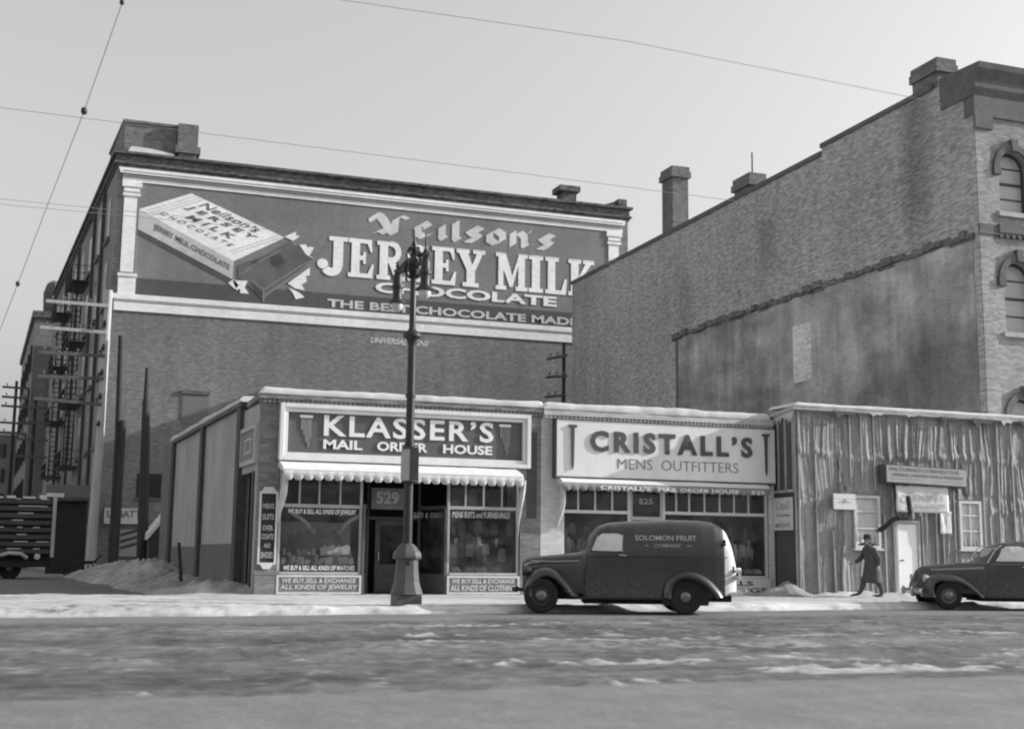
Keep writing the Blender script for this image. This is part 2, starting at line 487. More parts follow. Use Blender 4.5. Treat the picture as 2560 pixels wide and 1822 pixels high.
def slab(S, ch, x, w, z0, h):
    """one slab-serif capital in the box x..x+w, z0..z0+h"""
    X = lambda a: x + a * w
    Z = lambda b: z0 + b * h
    rc = lambda a0, a1, b0, b1: S.rect(X(a0), X(a1), Z(b0), Z(b1))
    P = lambda pts: [(X(a), Z(b)) for a, b in pts]
    sf = .11
    if ch == 'J':
        rc(.52, .86, .22, 1 - sf); rc(.36, 1.02, 1 - sf, 1)
        S.path(P(arc(.46, .24, .23, .17, 0, -150, 12)), [.30 * w] * 5 + [.28 * w] * 8)
        S.poly(P(arc(.16, .27, .19, .13, 0, 345, 14)))
    elif ch == 'E':
        rc(.12, .44, sf, 1 - sf); rc(0, .9, 1 - sf, 1); rc(0, .96, 0, sf)
        S.poly(P([(.74, 1 - sf), (.9, 1 - sf), (.93, .68), (.86, .68)])); S.poly(P([(.76, sf), (.96, sf), (1.0, .36), (.92, .36)]))
        rc(.44, .62, .45, .57); rc(.58, .68, .36, .66)
    elif ch == 'R':
        rc(.1, .4, sf, 1 - sf); rc(0, .5, 1 - sf, 1); rc(0, .5, 0, sf)
        S.path(P([(.5, .945)] + arc(.54, .73, .25, .215, 85, -85, 10) + [(.4, .515)]), .14 * w + .05 * h)
        S.poly(P([(.42, .46), (.68, .46), (.92, .1), (1.04, .12), (1.04, 0), (.7, 0)]))
    elif ch == 'S':
        S.path(P(arc(.5, .72, .32, .20, 20, 265, 12) + arc(.5, .27, .33, .19, 85, -160, 12)), .26 * w)
        rc(.78, .92, .66, .98); rc(.08, .22, .03, .36)
    elif ch == 'Y':
        rc(.34, .66, sf, .5); rc(.2, .8, 0, sf); rc(-.04, .44, 1 - sf, 1); rc(.58, 1.04, 1 - sf, 1)
        S.poly(P([(.04, 1 - sf), (.38, 1 - sf), (.62, .46), (.36, .42)])); S.poly(P([(.72, 1 - sf), (.94, 1 - sf), (.66, .42), (.5, .5)]))
    elif ch == 'M':
        rc(.08, .24, sf, 1 - sf); rc(.72, .93, sf, 1 - sf); rc(0, .3, 1 - sf, 1); rc(.72, 1.02, 1 - sf, 1); rc(0, .34, 0, sf); rc(.64, 1.02, 0, sf)
        S.poly(P([(.1, 1 - sf), (.31, 1), (.56, .3), (.46, .06)])); S.poly(P([(.74, 1), (.76, .8), (.52, .06), (.46, .2)]))
    elif ch == 'I':
        rc(.22, .78, sf, 1 - sf); rc(0, 1, 1 - sf, 1); rc(0, 1, 0, sf)
    elif ch == 'L':
        rc(.12, .46, sf, 1 - sf); rc(0, .62, 1 - sf, 1); rc(0, .96, 0, sf); S.poly(P([(.74, sf), (.96, sf), (1.0, .42), (.9, .42)]))
    elif ch == 'K':
        rc(.1, .4, sf, 1 - sf); rc(0, .5, 1 - sf, 1); rc(0, .5, 0, sf); rc(.58, 1.02, 1 - sf, 1); rc(.6, 1.06, 0, sf)
        S.poly(P([(.4, .36), (.4, .52), (.68, 1 - sf), (.9, 1 - sf)])); S.poly(P([(.46, .5), (.64, .66), (1.0, sf), (.68, sf)]))

# ================================================================== THE SETTING
def attr_grid(name, xs, ys, hz, snow, mat, kind="structure"):
    nx, ny = len(xs), len(ys)
    Xg, Yg = np.meshgrid(xs, ys, indexing='ij')
    co = np.stack([Xg, Yg, hz], -1).reshape(-1, 3)
    i = np.arange(nx * ny).reshape(nx, ny)
    q = np.stack([i[:-1, :-1], i[1:, :-1], i[1:, 1:], i[:-1, 1:]], -1).reshape(-1, 4)
    me = bpy.data.meshes.new(name)
    me.from_pydata(co.tolist(), [], q.tolist())
    at = me.attributes.new("snow", 'FLOAT', 'POINT')
    at.data.foreach_set("value", snow.reshape(-1).astype(np.float32))
    me.polygons.foreach_set("use_smooth", [True] * len(me.polygons))
    me.materials.append(M_[mat])
    o = bpy.data.objects.new(name, me); COL.objects.link(o)
    if kind: o["kind"] = kind
    return o

def kerb_y(x): return 24.25 + .095 * (x if np.isscalar(x) else np.asarray(x))
def sstep(a, b, x):
    t = np.clip((x - a) / (b - a), 0, 1); return t * t * (3 - 2 * t)

attr_mat("road surface", [(0, .045), (.22, .105), (.38, .165), (.55, .26), (.72, .40), (.9, .55)], (2.0, 1.6, 1), .8, .45, .025)
attr_mat("pavement snow", [(0, .14), (.25, .30), (.5, .42), (.75, .53), (1, .60)], (1.2, 2.5, 1), .85, .6, .03)
attr_mat("lane surface", [(0, .09), (.3, .16), (.6, .30), (1, .65)], (.7, .7, 1), .85, .5, .03)

# ground to the horizon
g = MB(); g.add([(-1500, -600, -.09), (1800, -600, -.09), (1800, 2500, -.09), (-1500, 2500, -.09)], [(0, 1, 2, 3)])
plain("ground snow", .42, .9, .35, (.15, .15, .15), obj=False, fine=2)
structure("ground", g, "ground snow")

# road: packed, rutted snow and dirt
xs = np.concatenate([np.arange(-60, -8, 1.0), np.arange(-8, 28, .085), np.arange(28, 90, 1.0)])
ys_t = np.concatenate([np.arange(-30, 4, 1.0), np.arange(4, 13.6, .045), np.arange(13.6, 24.2, .09)])
Xg, Tg = np.meshgrid(xs, ys_t, indexing='ij')
# rows bend with the kerb on the far side
Yg = Tg + (kerb_y(Xg) + .25 - 24.2) * sstep(14, 24.2, Tg)
n1 = fbm(Xg * .75, Tg * .65, 5, 3); n2 = fbm(Xg * 2.2, Tg * 1.8, 4, 11); n3 = fbm(Xg * .12, Tg * .9, 3, 23); n4 = fbm(Xg * 5.0, Tg * 4.0, 3, 31); n5 = fbm(Xg * 9.5, Tg * 8, 2, 37)
edge = 10.95 + .35 * (fbm(Xg * .22, Xg * 0 + 2, 3, 5) - .5) + .10 * (fbm(Xg * 1.2, Xg * 0 + 9, 2, 6) - .5)
dirt = sstep(edge - .08, edge + .14, Tg) * (1 - sstep(21.3, 22.6, Tg + .8 * (n1 - .5)))
val = .40 + .10 * (n3 - .5) + .05 * (n1 - .5)                                   # packed icy surface
val = val * (1 - dirt) + dirt * (.27 + .40 * (n1 - .5) + .30 * (n2 - .5) + .30 * (n4 - .5) + .26 * (n5 - .5) + .16 * (n3 - .5) + .22 * (fbm(Xg * .22, Tg * 5.5, 3, 61) - .5))
val += (.36 - val) * (sstep(22.2, 22.9, Tg)) * .9
for yc, wd, am in ((17.6, .9, -.11), (14.9, .35, -.05), (19.6, .5, -.05), (21.2, .35, -.07), (12.3, .5, -.05)):
    val += am * np.exp(-((Tg - yc - .5 * (n3 - .5)) / wd) ** 2) * (1 if yc != 17.6 else (.5 + .9 * sstep(9, 2, Xg)))
dens = np.zeros_like(Xg)
for xc, yc, sx, sy, am in ((9.5, 11.75, 5.5, .5, .24), (5.2, 11.3, 2.2, .3, .16), (14.5, 11.8, 3.5, .5, .20), (6.6, 13.3, 3.5, .45, .20), (10, 13.6, 4, .6, .12), (3.1, 14.2, 2.4, .22, .17),
                           (6.8, 17.0, 2.5, .5, .22), (6.6, 20.2, 2.2, .5, .20), (9.0, 17.6, 3.0, 1.6, .13), (13.5, 17.2, 4, .7, .16), (12, 14.2, 3.5, .5, .14), (9.0, 15.4, 1.6, .5, .22), (18, 18, 6, 1.2, .12), (4.5, 18.5, 2.5, .6, .12),
                           (13, 20.4, 6, .35, .16), (9, 12.4, 3, .5, .14)):
    dens += am * np.exp(-((Xg - xc) / sx) ** 2 - ((Tg - yc) / sy) ** 2)
sn = sstep(.0, .09, fbm(Xg * 1.2, Tg * 1.6, 4, 41) * .50 + n2 * .28 + n4 * .40 + dens - .82)
streak = sstep(.0, .06, fbm(Xg * .16, Tg * 4.5, 3, 57) + .35 * dens - .76) * dirt * .35
val = np.maximum(val, np.maximum(sn * (.46 + .34 * n5), streak * .85 * (.6 + .6 * n1)))
clod = sstep(.0, .06, n4 * .6 + n2 * .4 - .69) * dirt                                # dark frozen clods
clod = np.maximum(clod, .7 * sstep(.0, .05, n5 * .6 + n4 * .4 - .66) * dirt)
grit = sstep(.0, .05, fbm(Xg * 7, Tg * 5, 2, 67) * .6 + fbm(Xg * .35, Tg * .5, 3, 68) * .4 - .575 - .10 * (1 - np.exp(-((Xg - 8.5) / 4.5) ** 2 - ((Tg - 16.5) / 3.5) ** 2))) * dirt
val = np.maximum(val, grit * (.30 + .3 * n4))
val = val * (1 - .65 * clod * (1 - sn))
hz = -.01 + dirt * (.035 * (n1 - .5) + .03 * (n2 - .5) + .03 * (n4 - .5) + .012 * (n5 - .5)) + .005 * sn * dirt * (.4 + n4) + .018 * clod + .012 * (n3 - .5)
hz += -.03 * dirt * np.exp(-((Tg - 17.6) / .7) ** 2)
nx, ny = Xg.shape
o = attr_grid("road", xs, ys_t, hz, val, "road surface")
co = np.stack([Xg, Yg, hz], -1).reshape(-1).astype(np.float32)
o.data.vertices.foreach_set("co", co); o.data.update()

# pavement under trodden snow, a ridge of ploughed snow along the kerb
xs = np.concatenate([np.arange(-60, -9, 1.0), np.arange(-9, 32, .11), np.arange(32, 90, 1.0)])
ts = np.linspace(0, 1, 120)
Xg, Tg = np.meshgrid(xs, ts, indexing='ij')
K = kerb_y(Xg) + .5 * (fbm(Xg * .9, Xg * 0, 4, 71) - .5)
Yg = K + Tg * (33.6 - K)
D = Yg - K
n1 = fbm(Xg * .8, Yg * .9, 5, 73); n2 = fbm(Xg * 2.6, Yg * 2.4, 4, 79); n4 = fbm(Xg * 6, Yg * 6, 3, 83)
left = 1 - sstep(2.5, 6.0, Xg)                            # the crossing where the lane meets the street
ridge = np.exp(-((D - .55) / .42) ** 2) * (1 - .75 * left)
hz = .115 * sstep(-.02, .5, D) - .10 * (1 - sstep(-.02, .10, D)) + .05 * (n1 - .5) + ridge * (.015 + .12 * (n2 - .45)) + .03 * (n4 - .5)
hz += left * (.05 * np.exp(-((D - 2.2) / 1.8) ** 2) + .07 * (n1 - .5))
hz += .26 * np.exp(-((31.72 - Yg) / .28) ** 2) * sstep(20.2, 20.9, Xg) * (n1 * .6 + n2 * .9 - .25)   # loose snow at the foot of the shack
val = .76 + .20 * (n1 - .5) + .20 * (n2 - .5) + .12 * ridge
path_ = np.exp(-((Yg - 30.2) / 1.1) ** 2) * .14
val -= path_ * (1 - left)
val -= .28 * sstep(.0, .07, n2 * .6 + n4 * .4 - .58) * np.exp(-((D - 1.05) / .28) ** 2)
val -= .30 * sstep(.0, .07, n2 * .6 + n4 * .4 - .56) * np.exp(-((D - .16) / .14) ** 2)
val = val * (1 - left) + left * (.50 + .5 * (n1 - .5) + .2 * (n2 - .5) + .18 * np.exp(-((D - 6.4) / .7) ** 2) + .12 * np.exp(-((D - 1.0) / .6) ** 2))
val -= .35 * (1 - sstep(.0, .12, D))
n5 = fbm(Xg * 9, Yg * 5, 2, 87)
val -= .42 * sstep(.0, .05, n5 * .5 + n2 * .5 - .60) * (np.exp(-((D - .9) / .9) ** 2) + .5 * np.exp(-((D - 4) / 2.5) ** 2))
val -= .22 * sstep(.42, .62, fbm(Xg * .35, Yg * 1.4, 4, 89)) * (1 - ridge)
o = attr_grid("pavement", xs, ts, hz, val, "pavement snow")
o.data.vertices.foreach_set("co", np.stack([Xg, Yg, hz], -1).reshape(-1).astype(np.float32)); o.data.update()

# lane beside the shops
xs = np.linspace(-14, 6, 120); ys = np.concatenate([np.arange(33.4, 60, .25), np.arange(60, 180, 2)])
Xg, Yg = np.meshgrid(xs, ys, indexing='ij')
n1 = fbm(Xg * .5, Yg * .3, 4, 91); n2 = fbm(Xg * 1.5, Yg * 1.2, 4, 97)
hz = .02 + .06 * (n1 - .5) + .03 * (n2 - .5)
edge = 3.6 - .085 * (Yg - 33) - 1.2 * np.exp(-((Yg - 34) / 2.0) ** 2)
val = .24 + .2 * (n1 - .5) + .16 * (n2 - .5) + .45 * sstep(-.4, .5, Xg - edge) + .5 * np.exp(-((Yg - 33.4) / .9) ** 2) + .35 * sstep(60, 64, Yg) * n2
attr_grid("lane", xs, ys, hz, val, "lane surface")

# ================================================================== WAREHOUSE
WX0, WX1, WY, WH = 1.95, 33.4, 72.0, 23.45
SK = -.078                                      # the lane side runs slightly off square
def wx(y): return WX0 + SK * (y - WY)
wh = thing("warehouse", (WX0, WY, 0), "five storey brick warehouse with a painted chocolate advertisement across its side wall", "warehouse")
b = MB()
Y2 = 116.0
b.prism([(WX0, WY), (WX1, WY), (WX1, Y2), (wx(Y2), Y2)], -.3, 22.55, lambda a, c, d: (a, c, d))
obj("wall", b, "warehouse brick", wh)
b = MB()
b.prism([(WX0 - .08, WY - .06), (WX1 + .1, WY - .06), (WX1 + .1, Y2), (wx(Y2) - .08, Y2)], 22.55, 23.3, lambda a, c, d: (a, c, d))
b.prism([(WX0 - .2, WY - .18), (WX1 + .22, WY - .18), (WX1 + .22, Y2), (wx(Y2) - .2, Y2)], 22.72, 22.86, lambda a, c, d: (a, c, d))
b.prism([(WX0 - .26, WY - .24), (WX1 + .28, WY - .24), (WX1 + .28, Y2), (wx(Y2) - .26, Y2)], 23.3, 23.45, lambda a, c, d: (a, c, d))
obj("parapet", b, "warehouse parapet brick", wh, label="dark weathered brick parapet with pale flecks")
b = MB()
b.prism([(2.2, 72.35), (5.1, 72.35), (5.1, 79), (wx(79) + .25, 79), (2.1, 72.6)], 23.45, 25.3, lambda a, c, d: (a, c, d))
b.prism([(2.1, 72.25), (5.1, 72.25), (5.1, 79), (wx(79) + .15, 79)], 25.3, 25.45, lambda a, c, d: (a, c, d))
rh = obj("roof_house", b, "chimney brick", wh)
obj("snow_drift", MB().prism([(2.4, 23.45), (5.0, 23.45), (4.9, 23.62), (3.6, 23.78), (2.6, 23.8)], 71.95, 72.34), "snow", rh)
b = MB()
b.box(5.12, 6.25, 72.0, 73.3, 24.15, 25.5); b.box(5.0, 6.4, 71.86, 73.4, 23.75, 24.15); b.box(5.2, 6.2, 72.02, 73.2, 23.45, 23.75)
obj("chimney", b, "chimney brick", wh)
b = MB()
b.box(28.95, 29.9, 72.2, 73.2, 23.45, 24.15); b.box(28.7, 30.1, 72.0, 73.4, 24.15, 24.5)
obj("chimney", b, "warehouse parapet brick", wh)
b = MB(); b.box(32.7, 33.3, 71.9, 72.5, 23.45, 23.95); b.prism([(31.6, 23.45), (32.7, 23.45), (32.7, 23.85)], 72.0, 72.4)
obj("corner_block", b, "warehouse parapet brick", wh)
# lane side: windows floor by floor
def side_slab(b, y0, y1, z0, z1, out):
    b.add([(wx(y0), y0, z0), (wx(y1), y1, z0), (wx(y1), y1, z1), (wx(y0), y0, z1), (wx(y0) - out, y0, z0), (wx(y1) - out, y1, z0), (wx(y1) - out, y1, z1), (wx(y0) - out, y0, z1)],
          [(0, 1, 2, 3), (7, 6, 5, 4), (0, 4, 5, 1), (1, 5, 6, 2), (2, 6, 7, 3), (3, 7, 4, 0)])
for fl, (z0, z1) in enumerate(((19.0, 21.4), (15.0, 17.6), (11.0, 13.6), (7.0, 9.6), (2.6, 5.6))):
    for k in range(8):
        y0 = 74.2 + k * 5.0
        b = MB(); side_slab(b, y0, y0 + 1.7, z0, z1, .03)
        w = obj("window", b, "window dark", wh)
        b = MB(); side_slab(b, y0 - .1, y0 + 1.8, z0 - .22, z0, .16)
        obj("sill", b, "stone trim", w)
b = MB()
for yc in (77.2, 82.3, 92.4, 102.3): side_slab(b, yc, yc + .22, 0, 22.4, .2)
obj("drainpipe", b, "dark trim", wh)
for y0, zs in ((84.6, (18.4, 14.4, 10.4, 6.4)), (97, (18.4, 14.4, 10.4, 6.4))):
    b = MB()
    for i, z in enumerate(zs):
        x = wx(y0)
        side_slab(b, y0, y0 + 4.2, z, z + .08, 1.1)
        for j in range(9):
            yy = y0 + j * .52
            b.tube([(wx(yy) - 1.1, yy, z), (wx(yy) - 1.1, yy, z + 1.05)], .03, 4)
        for dz in (.55, 1.05):
            b.tube([(wx(y0) - 1.1, y0, z + dz), (wx(y0 + 4.2) - 1.1, y0 + 4.2, z + dz)], .035, 4)
            b.tube([(wx(y0) - 1.1, y0, z + dz), (wx(y0), y0, z + dz)], .03, 4)
        if i < 3:
            for xo in (.45, .95):
                b.tube([(wx(y0) - xo, y0 + .4, z), (wx(y0) - xo, y0 + 3.6, z - 4)], .05, 4)
            for q in range(12):
                yy, zz = y0 + .4 + 3.2 * q / 12, z - 4 * q / 12
                b.tube([(wx(y0) - .45, yy, zz), (wx(y0) - .95, yy, zz)], .04, 4)
    obj("fire_escape", b, "iron", wh)
# a low tin hood and doors on the lane side
b = MB(); side_slab(b, 73.0, 78, .3, 4.2, .06); obj("loading_door", b, "truck dark", wh)
b = MB(); b.box(3.9, 5.2, 71.97, 72.0, 4.1, 5.4); side = obj("window", b, "window dark", wh)
b = MB(); b.box(3.8, 5.3, 71.93, 72.0, 3.95, 4.1); obj("sill", b, "stone trim", side)
b = MB(); b.box(6.1, 7.5, 71.96, 72.0, 8.2, 9.9)
w = obj("window", b, "far wall", wh); b = MB(); b.box(6.0, 7.6, 71.9, 72.0, 9.9, 10.1); obj("lintel", b, "stone trim", w)

# ------------------------------------------------------------------ the painted advertisement
AY = WY - .02
ad = thing("advertising_sign", (17.4, AY, 14.4), "huge painted chocolate bar advertisement in a white columned border on the warehouse wall", "advertisement")
b = MB(); b.box(2.3, 32.9, AY, WY + .01, 15.3, 21.75); obj("background_panel", b, "ad field", ad)
b = MB(); b.box(3.2, 31.9, AY - .012, AY - .002, 15.3, 16.26); obj("floor_band", b, "ad floor", ad)
fr = MB()
fr.box(2.15, 33.0, AY - .06, WY, 14.36, 15.0); fr.box(2.05, 33.05, AY - .10, WY, 15.0, 15.3)
fr.box(2.25, 33.0, AY - .06, WY, 21.75, 22.2); fr.prism([(2.1, 22.2), (33.1, 22.2), (33.2, 22.52), (2.0, 22.52)], AY - .12, WY)
fo = obj("painted_border", fr, "ad white", ad)
b = MB()
for z in (14.86, 14.98): b.box(2.15, 33.0, AY - .075, AY - .061, z, z + .045)
for z in (22.0, 22.12, 22.3): b.box(2.25, 33.0, AY - .135, AY - .061 if z < 22.2 else AY - .121, z, z + .04)
obj("ruled_line", b, "ad line", fo)
for x in (2.3, 31.95):
    c = MB(); c.box(x + .08, x + .86, AY - .055, WY, 16.45, 20.9); c.box(x, x + .94, AY - .065, WY, 15.3, 16.28); c.box(x - .04, x + .98, AY - .08, WY, 16.28, 16.5)
    c.box(x, x + .94, AY - .08, WY, 20.9, 21.1); c.box(x + .04, x + .9, AY - .07, WY, 21.1, 21.42); c.box(x - .06, x + 1.0, AY - .09, WY, 21.42, 21.75)
    co_ = obj("painted_column", c, "ad white", ad)
    c = MB()
    for z in (16.26, 16.5, 20.86, 21.1, 21.4): c.box(x, x + .94, AY - .10, AY - .091, z, z + .04)
    c.box(x + .8, x + .86, AY - .0605, AY - .0555, 16.5, 20.86)
    obj("ruled_line", c, "ad line", co_)
wallmap = lambda t: (lambda a, c, d: (a, AY - .001 - t * d, c))
def ad_text(body, x0, x1, z0, z1, mat, bold=.02, shadow=True, shear=0):
    if shadow:
        s = text_box(MB(), body, x0 - .07, x1 - .07, z0 - .06, z1 - .06, AY - .013, .006, bold + .012, shear)
        obj("letter_shadow", s, "ad floor", ad)
    t = text_box(MB(), body, x0, x1, z0, z1, AY - .02, .012, bold, shear)
    obj("lettering", t, mat, ad)
S1 = Strokes(lambda a, c, d: (a, AY - .008 - .010 * d, c)); S2 = Strokes(lambda a, c, d: (a - .10, AY - .003 - .003 * d, c - .09))
for S in (S1, S2):
    x = 13.5
    for ch, xx, w in (('J', 13.42, 1.72), ('E', 15.22, 1.55), ('R', 16.95, 1.66), ('S', 18.75, 1.42), ('E', 20.35, 1.55), ('Y', 21.98, 1.7), ('M', 24.45, 2.05), ('I', 26.62, .95), ('L', 27.72, 1.45), ('K', 29.28, 1.72)):
        if ch == 'J': slab(S, ch, xx, w, 17.38, 2.32)
        else: slab(S, ch, xx, w, 17.36, 2.34)
obj("letter_shadow", S2.mb, "ad floor", ad)
obj("lettering", S1.mb, "ad letter", ad)
# the black-letter name above: broad nib strokes
S = Strokes(lambda a, c, d: (a, AY - .010 - .010 * d, c))
nb = (.23, .15)
def B(x, z): return [(x + p, 20.12 + q) for p, q in z]
S.nib(B(16.55, [(.12, .78), (.02, 1.0), (.22, 1.18), (.52, 1.1), (.78, .82), (1.05, .42), (1.35, .12)]), nb)
S.nib(B(16.55, [(.3, .12), (.62, .26), (.95, .12)]), nb); S.nib(B(16.55, [(.86, .2), (.8, .6)]), (.1, .06))
S.nib(B(16.55, [(1.42, .1), (1.45, .6), (1.48, 1.02), (1.9, 1.2)]), nb); S.nib(B(16.55, [(1.9, 1.2), (2.25, 1.1)]), (.12, .08))
def bl_e(x): S.nib(B(x, [(1.0, .24), (.58, .08), (.22, .25), (.22, .74), (.58, .96), (.9, .72), (.38, .46)]), nb)
def bl_stem(x, h): S.nib(B(x, [(.08, h - .08), (.2, h), (.2, .2), (.36, .08)]), nb)
def bl_s(x): S.nib(B(x, [(1.0, .82), (.52, .96), (.22, .76), (.5, .55), (.88, .38), (.62, .12), (.1, .14)]), nb)
bl_e(19.2)
bl_stem(20.75, .86); S.nib(B(20.75, [(.16, 1.08), (.3, 1.16)]), nb)
bl_stem(21.62, 1.2); bl_s(22.45)
S.nib(B(23.85, [(.16, .3), (.16, .72), (.55, .96), (1.0, .72), (1.0, .3), (.55, .1), (.16, .3)]), nb)
S.nib(B(25.35, [(.02, .80), (.2, .94), (.2, .1)]), nb); S.nib(B(25.35, [(.2, .7), (.62, .96), (.95, .72), (.95, .2), (1.08, .1)]), nb)
S.nib(B(26.55, [(.2, 1.18), (.05, .95)]), (.1, .08))
bl_s(27.2)
obj("lettering", S.mb, "ad gold", ad)
ad_text("CHOCOLATE", 16.9, 28.5, 16.55, 17.18, "ad letter", .035)
ad_text("THE BEST CHOCOLATE MADE", 14.05, 29.95, 15.44, 15.93, "ad gold", .03, False)
t = text_box(MB(), "UNIVERSAL SIGNS", 16.7, 20.3, 13.5, 13.85, WY - .002, .01, .03, .35)
obj("lettering", t, "ad gold", ad)
# the chocolate bar in its torn wrapper
A, Bp, Cc, Dd, E_, F_ = (3.21, 20.2), (6.02, 21.42), (11.42, 19.35), (8.56, 17.68), (8.54, 16.63), (3.21, 19.05)
pl = lambda poly, y0, y1: MB().prism(poly, AY - y0, AY - y1)
bar = obj("wrapper_top", pl([A, Bp, Cc, Dd], .003, .020), "ad letter", ad)
sd_ = obj("wrapper_side", pl([A, Dd, E_, F_], .003, .022), "ad wrapper side", ad)
obj("bar_shadow", pl([(3.21, 18.98), (8.5, 16.55), (8.9, 16.4), (8.6, 16.25), (3.21, 18.75)], .003, .015), "ad floor", ad)
def aff(o, u, v): return lambda s, t, q: (o[0] + s * u[0] + t * v[0], AY - .024 - .012 * q, o[1] + s * u[1] + t * v[1])
U = ((Cc[0] - Bp[0]), (Cc[1] - Bp[1])); Vv = ((Bp[0] - A[0]), (Bp[1] - A[1]))
def on_top(s0, s1, t0, t1, body, bold, mat="ad ink"):
    o_ = (A[0] + U[0] * s0 + Vv[0] * t0, A[1] + U[1] * s0 + Vv[1] * t0)
    return text_box(MB(), body, 0, 1, 0, 1, 0, 0, bold, mp=aff(o_, (U[0] * (s1 - s0), U[1] * (s1 - s0)), (Vv[0] * (t1 - t0), Vv[1] * (t1 - t0))))
for a in ((.20, .80, .76, .95, "Neilson\u2019s", .01), (.17, .88, .53, .70, "J E R S E Y", .03), (.30, .78, .32, .47, "M I L K", .03), (.14, .88, .12, .22, "C H O C O L A T E", .0)):
    obj("wrapper_lettering", on_top(*a), "ad ink", bar)
us = ((Dd[0] - A[0]), (Dd[1] - A[1]))
obj("wrapper_lettering", text_box(MB(), "JERSEY MILK CHOCOLATE", 0, 1, 0, 1, 0, 0, .02, mp=aff((A[0] + .16 * us[0], A[1] + .16 * us[1] - .74), (us[0] * .8, us[1] * .8), (0, .42))), "ad line", sd_)
b = MB()
for t_ in (.05, .09, .13):
    p, q = (A[0] + U[0] * t_, A[1] + U[1] * t_), (Bp[0] + U[0] * t_, Bp[1] + U[1] * t_)
    b.prism([p, q, (q[0] + .04, q[1] - .035), (p[0] + .04, p[1] - .035)], AY - .021, AY - .027)
for t_ in (.94, .98):
    p, q = (A[0] + U[0] * t_, A[1] + U[1] * t_), (Bp[0] + U[0] * t_, Bp[1] + U[1] * t_)
    b.prism([p, q, (q[0] + .05, q[1] - .04), (p[0] + .05, p[1] - .04)], AY - .021, AY - .027)
obj("ruled_line", b, "ad wrapper side", bar)
chp = pl([(8.86, 17.5), (9.4, 17.75), (9.9, 18.0), (10.4, 18.2), (10.9, 18.55), (11.3, 18.85), (11.75, 19.1), (12.4, 18.7), (12.95, 18.18), (12.6, 17.7), (12.1, 17.3), (11.6, 16.8), (10.95, 16.2), (10.37, 15.42), (9.9, 15.9), (9.5, 16.3), (8.86, 16.72)], .003, .03)
cho = obj("chocolate_piece", chp, "ad chocolate", ad)
b = MB()
for (p, q, w_) in (((10.3, 15.75), (12.5, 17.5), .10), ((10.35, 16.15), (12.75, 18.0), .07), ((10.35, 15.45), (10.33, 16.15), .08), ((9.2, 17.2), (11.2, 18.6), .06), ((10.35, 16.15), (9.6, 16.7), .06), ((9.0, 17.0), (9.6, 17.3), .05)):
    dx, dy = q[0] - p[0], q[1] - p[1]; d = math.hypot(dx, dy); nx_, ny_ = -dy / d * w_ / 2, dx / d * w_ / 2
    b.prism([(p[0] + nx_, p[1] + ny_), (q[0] + nx_, q[1] + ny_), (q[0] - nx_, q[1] - ny_), (p[0] - nx_, p[1] - ny_)], AY - .031, AY - .036 - .002 * w_ * 10)
obj("chocolate_edge", b, "ad chocolate edge", cho)
b = MB()
for poly in ([(10.6, 18.1), (11.2, 18.35), (11.5, 17.9), (11.1, 17.5), (10.7, 17.65)], [(9.55, 17.75), (9.95, 17.9), (10.0, 17.65), (9.7, 17.5)], [(9.55, 16.55), (10.28, 16.0), (10.28, 15.6), (9.8, 16.0)]):
    b.prism(poly, AY - .031, AY - .034)
obj("chocolate_shadow", b, "ad chocolate dark", cho)
b = MB()
for poly in ([(8.55, 16.55), (9.4, 16.6), (9.25, 16.2), (9.5, 15.85), (9.0, 15.85), (9.0, 16.1), (8.8, 16.0)], [(8.3, 16.4), (8.62, 16.62), (8.9, 16.3), (8.7, 16.05)], [(11.7, 16.65), (12.95, 17.7), (12.95, 17.2), (12.75, 17.2), (12.8, 16.85), (12.5, 16.65), (12.7, 16.3), (12.1, 16.4)], [(11.75, 16.4), (12.4, 16.15), (12.7, 15.9), (12.2, 15.75), (12.05, 16.05)],
             [(11.4, 19.4), (12.1, 19.8), (12.05, 19.55), (12.3, 19.5), (11.9, 19.2)], [(12.3, 19.0), (12.7, 19.05), (12.75, 18.85), (12.9, 18.95), (13.15, 18.9), (12.9, 18.4), (13.2, 18.2), (12.7, 18.45)]):
    obj("torn_paper", MB().prism(poly, AY - .006, AY - .034), "ad letter", ad)

# ------------------------------------------------------------------ small pale sign, shed and goods at the foot of the warehouse
sg = thing("trade_sign", (3.3, 71.8, 2.6), "white board lettered LABATT low on the warehouse wall behind the poles", "sign")
obj("board", MB().box(2.3, 4.24, 71.8, 71.97, 2.64, 3.48), "sign white", sg)
obj("lettering", text_box(MB(), "LABATT", 2.45, 4.2, 2.98, 3.38, 71.798, .02, .02), "sign letter mid", sg)
ps = thing("wall_poster", (3.7, 71.8, .9), "pale poster with slanting dark stripes under the white lettered board", "poster")
obj("sheet", MB().box(3.15, 4.24, 71.85, 71.97, .9, 2.35), "paper sign", ps)
b = MB()
for k in range(3): b.prism([(3.2, 1.25 + .35 * k), (4.2, 1.55 + .35 * k), (4.2, 1.72 + .35 * k), (3.2, 1.42 + .35 * k)], 71.84, 71.849)
obj("stripe", b, "ink", ps)
sh = thing("lean_to_shed", (4.3, 60, 0), "low slatted shed with a sloping snow covered roof beside the shop's rear wall", "shed")
b = MB(); b.prism([(3.95, 0), (4.85, 0), (4.85, 2.95), (3.95, 1.75)], 60.1, 63.0); obj("wall", b, "shed siding", sh)
b = MB()
for k in range(9): b.box(3.97, 4.83, 60.06, 60.1, .2 + .2 * k, .26 + .2 * k)
obj("slat", b, "truck slat", sh)
b = MB(); b.prism([(3.85, 1.68), (4.85, 3.0), (4.85, 3.35), (3.85, 2.02)], 59.9, 63.1); obj("roof", b, "snow", sh, bevel=.05)

